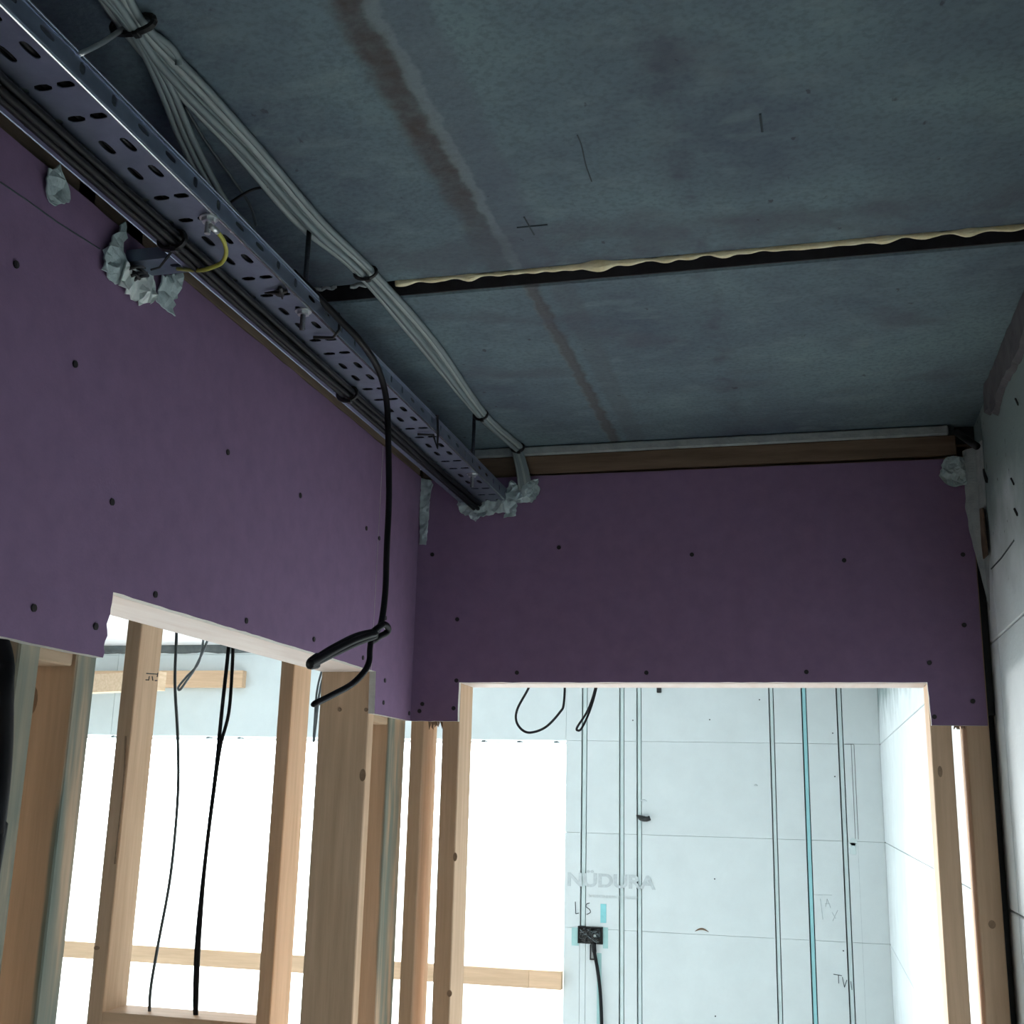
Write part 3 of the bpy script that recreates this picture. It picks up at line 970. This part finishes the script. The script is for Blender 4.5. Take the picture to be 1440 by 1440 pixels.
# bends and flanges
for sgn, xb in ((1, -.588), (-1, -.680)):
    R_ = .0035
    prof = []
    for a in range(5):
        t = a / 4 * math.pi / 2
        prof.append((xb + sgn * R_ * math.sin(t), TZ + R_ * (1 - math.cos(t))))
    for (xa, za), (xc, zc) in zip(prof, prof[1:]):
        vs = [bm.verts.new(p) for p in ((xa, ystart, za), (xc, ystart, zc), (xc, ye, zc), (xa, ye, za))]
        bm.faces.new(vs)
    xw = prof[-1][0]
    zlo, zhi = prof[-1][1], TZ + FH
    zm0, zm1 = zlo + .0035, zhi - .0035
    for a, b in ((zlo, zm0), (zm1, zhi)):
        vs = [bm.verts.new(p) for p in ((xw, ystart, a), (xw, ye, a), (xw, ye, b), (xw, ystart, b))]
        bm.faces.new(vs)
    for i in range(ncell + 1):
        y0, y1 = ystart + i * PITCH, ystart + (i + 1) * PITCH
        D = (i - k0) % 4 in (0, 3)
        cell(bm, Vector((xw, 0, 0)), Vector((0, 1, 0)), Vector((0, 0, 1)), y0, y1, zm0, zm1, .0095 if D else .0040, .0030 if D else .0058)
    # rolled top lip
    tube_bm([Vector((xw, ystart, zhi)), Vector((xw, ye, zhi))], .0007, 6, bm)
bmesh.ops.remove_doubles(bm, verts=bm.verts, dist=.0002)
tb = obj('perforated_channel', bm, M['metal'], tray)
for p in tb.data.polygons:
    p.use_smooth = False
sol = tb.modifiers.new('gauge', 'SOLIDIFY'); sol.thickness = .0010; sol.offset = 1
e_ = obj('rolled_edge', tube_bm([Vector((TX1 - .0012, ystart, TZ + .0006)), Vector((TX1 - .0012, ye, TZ + .0006))], .0017, 10), M['bright_zinc'], tray, True)  # bright bead added to imitate the highlight along the bend
e_['label'] = 'bright rolled lower edge of the tray'
# hanger rods with nuts
rods = ((-.596, 1.228), (-.596, 1.985))
rod0 = nut0 = None
for x, y in rods:
    zlow = TZ - .026
    bm = tube_bm([Vector((x, y, zlow)), Vector((x, y, ZC - .001))], .0034, 10)
    r_ = obj('hanger_rod', bm, M['rod'], tray, True)
    bm = bmesh.new()
    cyl_bm((x, y, TZ - .0035), (0, 0, 1), .0078, .005, 6, bm)
    cyl_bm((x, y, TZ - .0012), (0, 0, 1), .0105, .0016, 14, bm)
    obj('hex_nut', bm, M['zinc'], r_)
# earthing bolt
eb = PZ(293, 313, TZ - .006)
bm = bmesh.new()
cyl_bm((eb.x, eb.y, TZ - .0035), (0, 0, 1), .0075, .005, 6, bm)
cyl_bm((eb.x, eb.y, TZ - .010), (0, 0, 1), .0032, .018, 10, bm)
cyl_bm((eb.x, eb.y, TZ - .0012), (0, 0, 1), .010, .0014, 14, bm)
obj('earthing_bolt', bm, M['zinc'], tray)
# joint screws of the tray (dark cross seen on the base)
jb = PZ(394, 411, TZ)
bm = bmesh.new()
cyl_bm((jb.x, jb.y, TZ - .002), (0, 0, 1), .0055, .004, 10, bm)
tube_bm([PZ(372, 412, TZ - .003), PZ(394, 411, TZ - .004), PZ(404, 409, TZ - .003)], [.0008, .0035, .0024], 6, bm)
tube_bm([PZ(394, 404, TZ - .003), PZ(396, 411, TZ - .004), PZ(397, 420, TZ - .003)], [.0022, .0030, .0010], 6, bm)
obj('torn_tie_head', bm, M['tie'], tray)
# tray continues off the picture: end cap not visible

# earth wire with its crimp lug
ew = [PZ(296, 318, TZ - .012), PZ(306, 326, TZ - .012), PZ(315, 340, TZ - .016), PZ(318, 356, TZ - .018), PZ(312, 369, TZ - .018), PZ(298, 376, TZ - .02), PZ(280, 380, TZ - .018), PX(250, 378, -.70)]
earth = tag(empty('earth_wire', ew[3]), 'short green and yellow earth wire looping from a bolt under the cable tray', 'wire')
cable('sheath', ew[1:], .0024, M['earth'], earth)
cable('lug', ew[:2], .0034, M['zinc'], earth)

# ------------------------------------------------------------------ branch tray through the left wall
by = PX(230, 372, -.73)
branch = tag(empty('branch_tray', (-.735, 1.16, .575)), 'narrow perforated metal strip bridging from the cable tray into the filled left wall hole', 'cable tray')
bm = bmesh.new()
bx0, bx1 = -.80, -.686
for i in range(2):
    u0, u1 = bx0 + (bx1 - bx0) * i / 2, bx0 + (bx1 - bx0) * (i + 1) / 2
    cell(bm, Vector((0, 0, .608)), Vector((1, 0, 0)), Vector((0, 1, 0)), u0, u1, 1.105, 1.145, .009, .004)
for y in (1.105, 1.145):
    vs = [bm.verts.new(q) for q in ((bx0, y, .608), (bx1, y, .608), (bx1, y, .622), (bx0, y, .622))]
    bm.faces.new(vs)
bmesh.ops.remove_doubles(bm, verts=bm.verts, dist=.0002)
o = obj('perforated_strip', bm, M['metal'], branch)
s_ = o.modifiers.new('gauge', 'SOLIDIFY'); s_.thickness = .001
# cable ends poking through the filler
bm = bmesh.new()
for k, (a, b) in enumerate((((180, 378), (204, 376)), ((184, 388), (206, 384)), ((186, 382), (196, 392)), ((192, 376), (208, 388)), ((188, 394), (206, 388)))):
    tube_bm(smooth_path([PX(*a, XL + .010), PX((a[0] + b[0]) / 2, (a[1] + b[1]) / 2 - 2, XL + .016), PX(*b, XL + .014)], 4), .0022, 6, bm)
wi = obj('wire_tails', bm, M['tie'], branch, True)

# ------------------------------------------------------------------ black cables strapped under the tray
offs = [(-.6555, .5765), (-.6475, .5755), (-.6395, .5765), (-.6515, .5690), (-.6435, .5685)]
pos_words = ['nearest the left wall along the top', 'in the middle of the top layer', 'nearest the corridor side', 'in the lower layer on the wall side', 'in the lower layer on the corridor side']
for i, (x, z) in enumerate(offs):
    pts = []
    for k in range(46):
        y = -1.3 + (2.225 + 1.3) * k / 45
        w = .0025 * noise.noise((y * 3, i * 5.1, 0)); w2 = .0022 * noise.noise((y * 3, i * 5.1, 9))
        dz = -.010 * max(0, math.sin((y - 1.0) * 5.0)) ** 2 * (.3 + .2 * (i % 3))
        pts.append(Vector((x + w, y, z + w2 + dz * .2)))
    pts[-1].y = YB - .0
    o = cable('power_cable', pts, .0041, M['black_cable'], None, 3, 8)
    tag(o, 'black cable strapped under the cable tray, ' + pos_words[i], 'cable', 'black cables under the tray')


def tie_loop(name, c, axis_y, rx, rz, label, group='cable ties', tail=None, r=.0018):
    c = Vector(c)
    bm = bmesh.new()
    ring = [c + Vector((rx * math.cos(a), axis_y * math.sin(a) * .0, rz * math.sin(a))) for a in [2 * math.pi * k / 20 for k in range(21)]]
    tube_bm(ring, r, 6, bm)
    box_bm((c.x + rx * .2 - .003, c.y - .004, c.z - rz - .004), (c.x + rx * .2 + .004, c.y + .004, c.z - rz + .002), .0008, bm)
    if tail:
        tube_bm([c + Vector((rx * .2, 0, -rz))] + [Vector(t) for t in tail], [.0018] + [.0012] * len(tail), 5, bm)
    return tag(obj(name, bm, M['tie'], None, False), label, 'cable tie', group)


tie_loop('cable_tie', (-.6475, 1.005, .5725), 1, .0155, .011, 'black cable tie around the black cables just below the upper filler lump', tail=[(-.660, 1.006, .542), (-.668, 1.002, .538)], r=.0034)
tie_loop('cable_tie', (-.6475, 1.50, .5725), 1, .0155, .011, 'black cable tie around the black cables beside the hanging cable', r=.003)

# grey cables lying inside the tray
for i, (x, z) in enumerate(((-.645, .5905), (-.655, .5905), (-.666, .591))):
    pts = [Vector((x + .002 * noise.noise((y * .3, i, 5)), -1.3 + 3.52 * y / 22, z)) for y in range(23)]
    o = cable('tray_cable', pts, .0046, M['pale_cable'], None, 3, 7)
    tag(o, ('nearest', 'middle', 'farthest')[i] + ' from the corridor of three pale cables glimpsed through the tray slots', 'cable', 'pale cables in the tray')
for i, (x, z) in enumerate(((-.6047, .590), (-.6135, .590), (-.6223, .590), (-.6311, .590))):  # black cables added inside the tray so the slots look dark
    pts = [Vector((x + .0015 * noise.noise((y * .3, i, 15)), -1.3 + 3.52 * y / 22, z)) for y in range(23)]
    o = cable('tray_cable', pts, .0042, M['black_cable'], None, 3, 7)
    tag(o, ('first', 'second', 'third', 'fourth')[i] + ' from the corridor of the black cables lying inside the perforated tray', 'cable', 'black cables in the tray')
# small ties hooked over the tray flange
for (px, py, tl, lab) in ((477, 448, 16, 'black tie hooked over the tray flange beside the hanging cable'), (615, 608, 22, 'black tie hooked over the far part of the tray flange')):
    a = PX(px, py, TX1 + .004); b = PX(px, py + tl, TX1 + .004)
    bm = tube_bm([Vector((TX1 - .012, a.y, TZ + FH + .003)), Vector((TX1 + .003, a.y, TZ + FH + .003)), a + Vector((.001, 0, 0)), b, Vector((TX1 - .004, b.y, TZ - .005)), Vector((TX1 - .03, b.y - .004, TZ - .004))], .0022, 6)
    tag(obj('cable_tie', bm, M['tie'], None), lab, 'cable tie', 'cable ties')

# ------------------------------------------------------------------ grey cable bundle clipped along the ceiling
main = [(150, -30), (186, 36), (262, 122), (350, 212), (440, 314), (514, 384), (600, 482), (676, 582), (727, 628)]
words = ['outermost on the right', 'second from the right', 'middle one on top', 'second from the left', 'leftmost', 'lowest in the middle']
for i in range(6):
    pts = []
    for k, q in enumerate(main):
        sp = (0.9 if k in (1, 5, 7, 8) else 1.25 + .25 * math.sin(k * 2 + i))
        dx = (i - 2.0) * .0064 * sp if i < 5 else .0
        dz = -.006 if i < 5 else -.0125
        if k == 7 or k == 8: dx *= .75
        b = PZ(q[0], q[1], ZC - .007)
        pts.append(Vector((b.x + dx, b.y, ZC + dz - (.0022 * abs(math.sin(k * 1.7 + i * 2)) if k not in (1, 5, 7) else 0))))
    e1 = PY(727, 634, YB - .012); e2 = PY(733 + (i - 2) * 2.5, 660, YB - .013); e3 = PY(738 + (i - 2) * 3.0, 690, YB - .006)
    back = pts[0] + (pts[0] - pts[1])
    pts = [Vector((back.x, -1.4, ZC - .007)), Vector((back.x, .1, ZC - .007)), back] + pts
    pts[-1] = pts[-1] * 1.0
    pts += [Vector((e1.x + (i - 2) * .003, e1.y - .004, e1.z - .002)), e2, e3]
    o = cable('ceiling_cable', pts, .0041 if i not in (1, 3) else .0046, M['grey_cable'] if i % 3 else M['pale_cable'], None, 7, 8)
    tag(o, 'grey cable in the bundle along the ceiling, ' + words[i], 'cable', 'grey cables along the ceiling')
# three grey cables that branch down into the tray
for i in range(3):
    o_ = (i - 1) * .0085
    a0 = PZ(120 + i * 10, -30, ZC - .012); a1 = PZ(182 + i * 3, 38, ZC - .015)
    q = [(228 - 6 + i * 8, 118), (262 - 7 + i * 9, 200), (306 - 7 + i * 9, 282), (340 - 4 + i * 7, 318), (354 + i * 3, 334)]
    zz_ = [.688, .680, .672, .660, .640]
    pts = [Vector((2 * a0.x - a1.x, -1.4, a0.z)), Vector((2 * a0.x - a1.x, .1, a0.z)), a0 * 2 - a1, a0, a1] + [PZ(*p_, z_) for p_, z_ in zip(q, zz_)]
    last = pts[-1].copy(); last.x = -.612; last.z = .612; last.y += .05
    pts.append(last)
    o = cable('branch_cable', pts, .0038, M['grey_cable'], None, 7, 8)
    tag(o, ('left', 'middle', 'right')[i] + ' one of three grey cables dropping from the ceiling bundle into the tray', 'cable', 'grey cables dropping into the tray')
# thin dark wire beside them and a loose curled end
o = cable('loose_wire', [PZ(205, 40, ZC - .006), PZ(236, 62, ZC - .006), PZ(250, 80, ZC - .008), PZ(251, 92, ZC - .014)], .0036, M['grey_cable'])
tag(o, 'short loose grey cable end curling away beside the ceiling bundle', 'cable')
o = cable('thin_wire', [PZ(260, 150, ZC - .004), PZ(290, 200, ZC - .003), PZ(330, 256, ZC - .004), PZ(352, 290, .68), PZ(360, 318, .66)], .0016, M['dark_cable'])
tag(o, 'thin dark wire on the ceiling between the two grey bundles', 'wire')
# ties of the bundle and the straps to the tray
for (px, py, lab, rx) in ((186, 34, 'thick black tie around the grey ceiling cables at the top left', .022), (513, 383, 'black tie around the grey ceiling cables above the slab joint', .016),
                          (675, 583, 'black tie around the grey ceiling cables near the back wall', .013), (727, 629, 'black tie around the grey cables where they turn down the back wall', .013)):
    c_ = PZ(px, py, ZC - .008)
    tie_loop('cable_tie', (c_.x + .001, c_.y, ZC - .0085), 1, rx, .0095, lab, r=.0036 if px < 200 else .0026)
a = PZ(172, 41, ZC - .012); b = PX(112, 76, TX1 + .002)
o = obj('steel_strap', tube_bm(smooth_path([a, a.lerp(b, .5) + Vector((0, 0, -.002)), b], 4), .0026, 6), M['zinc'], None, True)
tag(o, 'thin grey strap from the tied ceiling cables down to the tray', 'strap')
a = PZ(378, 262, ZC - .008); b = PZ(322, 286, .672)
o = obj('cable_tie', tube_bm(smooth_path([a, PZ(352, 268, .688), b], 5), .0018, 6), M['tie'], None, True)
tag(o, 'thin black tie stretched from the ceiling bundle to the dropping cables', 'cable tie', 'cable ties')

# ------------------------------------------------------------------ black cable hanging out of the tray with a coiled end
XH = -.560
h = [Vector((-.60, 1.20, .622)), Vector((-.59, 1.235, TZ + FH + .006)), PX(478, 450, -.572), PX(505, 478, XH), PX(530, 515, XH), PX(543, 560, XH), PX(546, 620, XH), PX(547, 700, XH), PX(544, 770, XH), PX(542, 830, XH), PX(537, 872, XH)]
hang = tag(empty('hanging_cable', h[4]), 'black cable hanging from the tray with its end knotted in a flattened coil', 'cable')
cable('drop', h + [PX(532, 884, XH - .004), PX(524, 893, XH - .006)], .0046, M['black_cable'], hang)
knot = [(534, 880), (541, 878), (546, 884), (543, 890), (534, 895), (522, 902), (522, 893), (530, 884), (538, 879)]
cable('knot_loop', [PX(q[0], q[1], XH + .004 * math.sin(i)) for i, q in enumerate(knot)], .0046, M['black_cable'], hang)
for i, (dy, dx) in enumerate(((0, 0), (5, .006), (10, .002))):
    q = [(528, 888 + dy * .6), (500, 895 + dy), (470, 910 + dy * .9), (446, 925 + dy * .6), (436, 932 + dy * .3)]
    cable('coil_turn', [PX(a_, b_, XH + dx + .002 * i) for a_, b_ in q], .0045, M['black_cable'], hang)
cable('coil_turn', [PX(a_, b_, XH + .004) for a_, b_ in ((446, 923), (437, 930), (436, 936), (446, 935))], .0045, M['black_cable'], hang)
cable('tail', [PX(522, 896, XH), PX(520, 915, XH), PX(519, 930, XH), PX(512, 945, XH), PX(495, 962, XH), PX(470, 976, XH), PX(440, 991, XH)], [.0042] * 48 + [.0030], M['black_cable'], hang)

# ------------------------------------------------------------------ cables in the partition on the left
YN = YS0 + .04


def drop(name, pts, r, mat_, label, group, Y=YN):
    P = [PY(*q, Y) for q in pts]
    if Y > YS1 + .1:                       # hung from the ceiling of the far room
        P.insert(0, Vector((P[0].x, Y, .801)))
        if pts[-1][1] < 900: P.append(Vector((P[-1].x, Y, .801)))
    return tag(cable(name, P, r, mat_), label, 'cable', group)


drop('wall_cable', [(249, 860), (248, 900), (246, 960), (250, 1040), (250, 1120), (240, 1230), (222, 1330), (212, 1390), (210, 1428)], .0033, M['dark_cable'],
     'single thin grey cable curving down into the noggin between the two left studs', 'cables in the left partition')
drop('wall_cable', [(323, 880), (321, 915), (312, 1000), (304, 1080), (292, 1180), (278, 1310), (274, 1400), (275, 1434)], .0042, M['black_cable'],
     'left one of the two black cables meeting at the noggin between the studs', 'cables in the left partition')
drop('wall_cable', [(328, 880), (327, 930), (322, 1000), (310, 1050), (300, 1120), (288, 1220), (280, 1330), (277, 1400), (276, 1434)], .0038, M['black_cable'],
     'right one of the two black cables meeting at the noggin between the studs', 'cables in the left partition')
YK = 3.4
drop('looped_cable', [(300, 800), (288, 885), (280, 930), (262, 952), (251, 966), (253, 970), (262, 958), (276, 936), (296, 885), (306, 800)], .0040, M['dark_cable'],
     'small looped grey cable hanging behind the header near the left stud', 'looped cables in the far room', YK)
drop('looped_cable', [(480, 860), (461, 930), (450, 970), (444, 1020), (441, 1044)], .0040, M['dark_cable'], 'grey cable hanging behind the jamb stud, left of its twin', 'looped cables in the far room', YK)
drop('looped_cable', [(472, 860), (456, 930), (446, 970), (442, 1020), (441, 1042)], .0035, M['dark_cable'], 'grey cable hanging behind the jamb stud, right of its twin', 'looped cables in the far room', YK)
YD = 4.2
drop('looped_cable', [(770, 884), (752, 940), (744, 966), (728, 996), (726, 1014), (735, 1027), (748, 1030), (768, 1022), (787, 1002), (793, 988), (795, 940), (797, 884)], .0046, M['black_cable'],
     'wide black cable loop hanging below the back door head', 'looped cables in the far room', YD)
drop('looped_cable', [(852, 884), (842, 940), (836, 972), (826, 1000), (812, 1022), (812, 1027), (818, 1024), (830, 998), (839, 966), (842, 942), (853, 884)], .0042, M['black_cable'],
     'narrow black cable loop hanging beside the wide one in the doorway', 'looped cables in the far room', YD)
c_ = PY(927, 969, YF)
o = obj('junction_box', box_bm((c_.x - .012, YF - .012, c_.z - .02), (c_.x + .012, YF - .0005, c_.z + .09), .003), M['black'])
tag(o, 'small black box high on the far wall just under the door head', 'box')

# ------------------------------------------------------------------ socket box with cables on the far wall
b0 = PY(813, 1302, YF); b1 = PY(848, 1328, YF)
sock = tag(empty('socket_box', ((b0.x + b1.x) / 2, YF, b1.z)), 'open back box stuffed with black wires on the far foam wall', 'back box')
bm = bmesh.new()
xa, xb, za, zb2 = b0.x, b1.x, b1.z, b0.z
th = .006
for a, b in (((xa, za), (xb, za + th)), ((xa, zb2 - th), (xb, zb2)), ((xa, za + th), (xa + th, zb2 - th)), ((xb - th, za + th), (xb, zb2 - th))):
    box_bm((a[0], YF - .012, a[1]), (b[0], YF + .004, b[1]), .001, bm)
box_bm((xa, YF - .002, za), (xb, YF + .004, zb2), 0, bm)
obj('box', bm, M['black'], sock)
for k in range(22):
    pts = [Vector((rnd.uniform(xa + .01, xb - .01), YF - .012 - .014 * rnd.random(), rnd.uniform(za + .008, zb2 - .008))) for _ in range(4)]
    cable('wire', pts, .0035, M['black'] if k % 5 else M['dark_cable'], sock, 5, 6)
for q in ((838, 1315),):
    c_ = PY(*q, YF)
    box('connector', (c_.x - .006, YF - .032, c_.z - .006), (c_.x + .006, YF - .016, c_.z + .006), M['pale_cable'], sock, .001)
# tape around the box
for nm, (p0, p1) in (('left', ((804, 1304), (814, 1330))), ('right', ((848, 1304), (855, 1334)))):
    c0, c1 = PY(*p0, YF), PY(*p1, YF)
    o = obj('tape_strip', box_bm((c0.x, YF - .0016, c1.z), (c1.x, YF - .0002, c0.z), .0004), M['tape'])
    tag(o, 'pale blue tape strip on the ' + nm + ' side of the back box', 'tape', 'tape strips on the far wall')
c0, c1 = PY(844.5, 1271, YF), PY(852.5, 1298, YF)
o = obj('tape_strip', box_bm((c0.x, YF - .0016, c1.z), (c1.x, YF - .0002, c0.z), .0004), M['tape_bright'])
tag(o, 'bright turquoise tape strip above the back box', 'tape', 'tape strips on the far wall')
# cable from the box to the floor, with its bracket
YC = YF - .012
o = cable('box_cable', [PY(*q, YC) for q in ((835, 1326), (836, 1340), (840, 1362), (844, 1395), (846, 1440), (846, 1500))], [.011] * 8 + [.0085] * 33, M['black_cable'])
tag(o, 'thick black cable running down the wall from the back box', 'cable')
c0, c1 = PY(838, 1340, YF), PY(846, 1440, YF)
o = obj('tape_strip', box_bm((c0.x + .006, YF - .0014, c1.z - .3), (c1.x - .002, YF - .0002, c0.z), .0004), M['tape'])
tag(o, 'long pale blue tape running down behind the thick black cable', 'tape', 'tape strips on the far wall')
c0, c1 = PY(830, 1328, YF), PY(838, 1350, YF)
bm = bmesh.new()
for a, b in (((c0.x, c1.z), (c0.x + .005, c0.z)), ((c0.x, c1.z), (c1.x, c1.z + .006))):
    box_bm((a[0], YF - .012, a[1]), (b[0], YF - .0003, b[1]), .001, bm)
o = obj('cable_clip', bm, M['black']); tag(o, 'small black wire clip under the back box', 'clip')
c_ = PY(905, 1151, YF)
bm = bmesh.new()
tube_bm(smooth_path([Vector((c_.x - .034, YF - .004, c_.z + .014)), Vector((c_.x - .01, YF - .012, c_.z + .002)), Vector((c_.x + .018, YF - .02, c_.z - .002)), Vector((c_.x + .036, YF - .018, c_.z + .004))], 5), [.004, .006, .009, .011, .013, .014, .014, .014, .014, .013, .013, .012, .012, .012, .012, .011], 8, bm)
o = obj('cable_stub', bm, M['black'], None, True); tag(o, 'short black cable end sticking out of a chase in the far foam wall', 'cable')

# ------------------------------------------------------------------ timbers in the far room
c0 = PY(790, 1366, YF - .02); c1 = PY(790, 1392, YF - .02)
rail_z0, rail_z1 = c1.z, c0.z
XS_ = PY(745, 1380, YF - .02).x
railM = M['wood_x']
rail = tag(empty('guard_rail', (-2.9, YF - .02, rail_z0)), 'horizontal timber guard rail nailed across the bright window opening', 'rail')
box('rail_board', (WL - .15, YF - .04, rail_z0), (XS_, YF - .0005, rail_z1), M['wood_x'], rail, .0015)
box('rail_board', (XS_ + .001, YF - .042, rail_z0 + .001), (WR + .0, YF - .0005, rail_z1 + .001), M['wood_x'], rail, .0015)
c0 = PY(225, 945, YF - .02); c1 = PY(343, 967, YF - .02)
o = box('wall_batten', (-4.35, YF - .045, c1.z), (c1.x, YF - .0005, c0.z + .005), M['wood_x'], None, .0015)
tag(o, 'horizontal timber batten fixed high on the far wall above the window', 'batten')
a0 = PZ(262, 965, .60)
bm = box_bm((-.035, 0, -.05), (.035, 1.25, .05), .002)
o = obj('loose_timber', bm, M['wood_y'])
e = PY(240, 965, YF - .16)
o.location = (e.x - .48, e.y - .1, e.z + Z0 + .0)
o.rotation_euler = (0, 0, math.radians(72))
tag(o, 'pale timber propped diagonally below the wall batten', 'timber')

# black hose hanging at the left edge of the picture
hp = [Vector((-.80, .985, .40)), Vector((-.80, .985, .20)), PX(7, 925, -.785), PX(7, 960, -.774), PX(6, 1040, -.772), PX(2, 1100, -.772), PX(-6, 1170, -.772), PX(-22, 1280, -.772)]
hp += [Vector((-.772, hp[-1].y - .06, -.9)), Vector((-.772, hp[-1].y - .07, ZF + .028))]
o = cable('black_hose', hp, .0085, M['black_cable'], None, 8, 12)
tag(o, 'thick black hose hanging beside the leftmost stud below the pink board', 'hose')
# dark stub in the top right corner
bm = bmesh.new()
a = PY(1345, 608, YB - .03); b = PY(1374, 628, YB - .09)
tube_bm([a, b], .0065, 10, bm)
o = obj('pipe_stub', bm, M['black'], None, True)
tag(o, 'dark pipe stub in the top right corner under the ceiling', 'pipe')
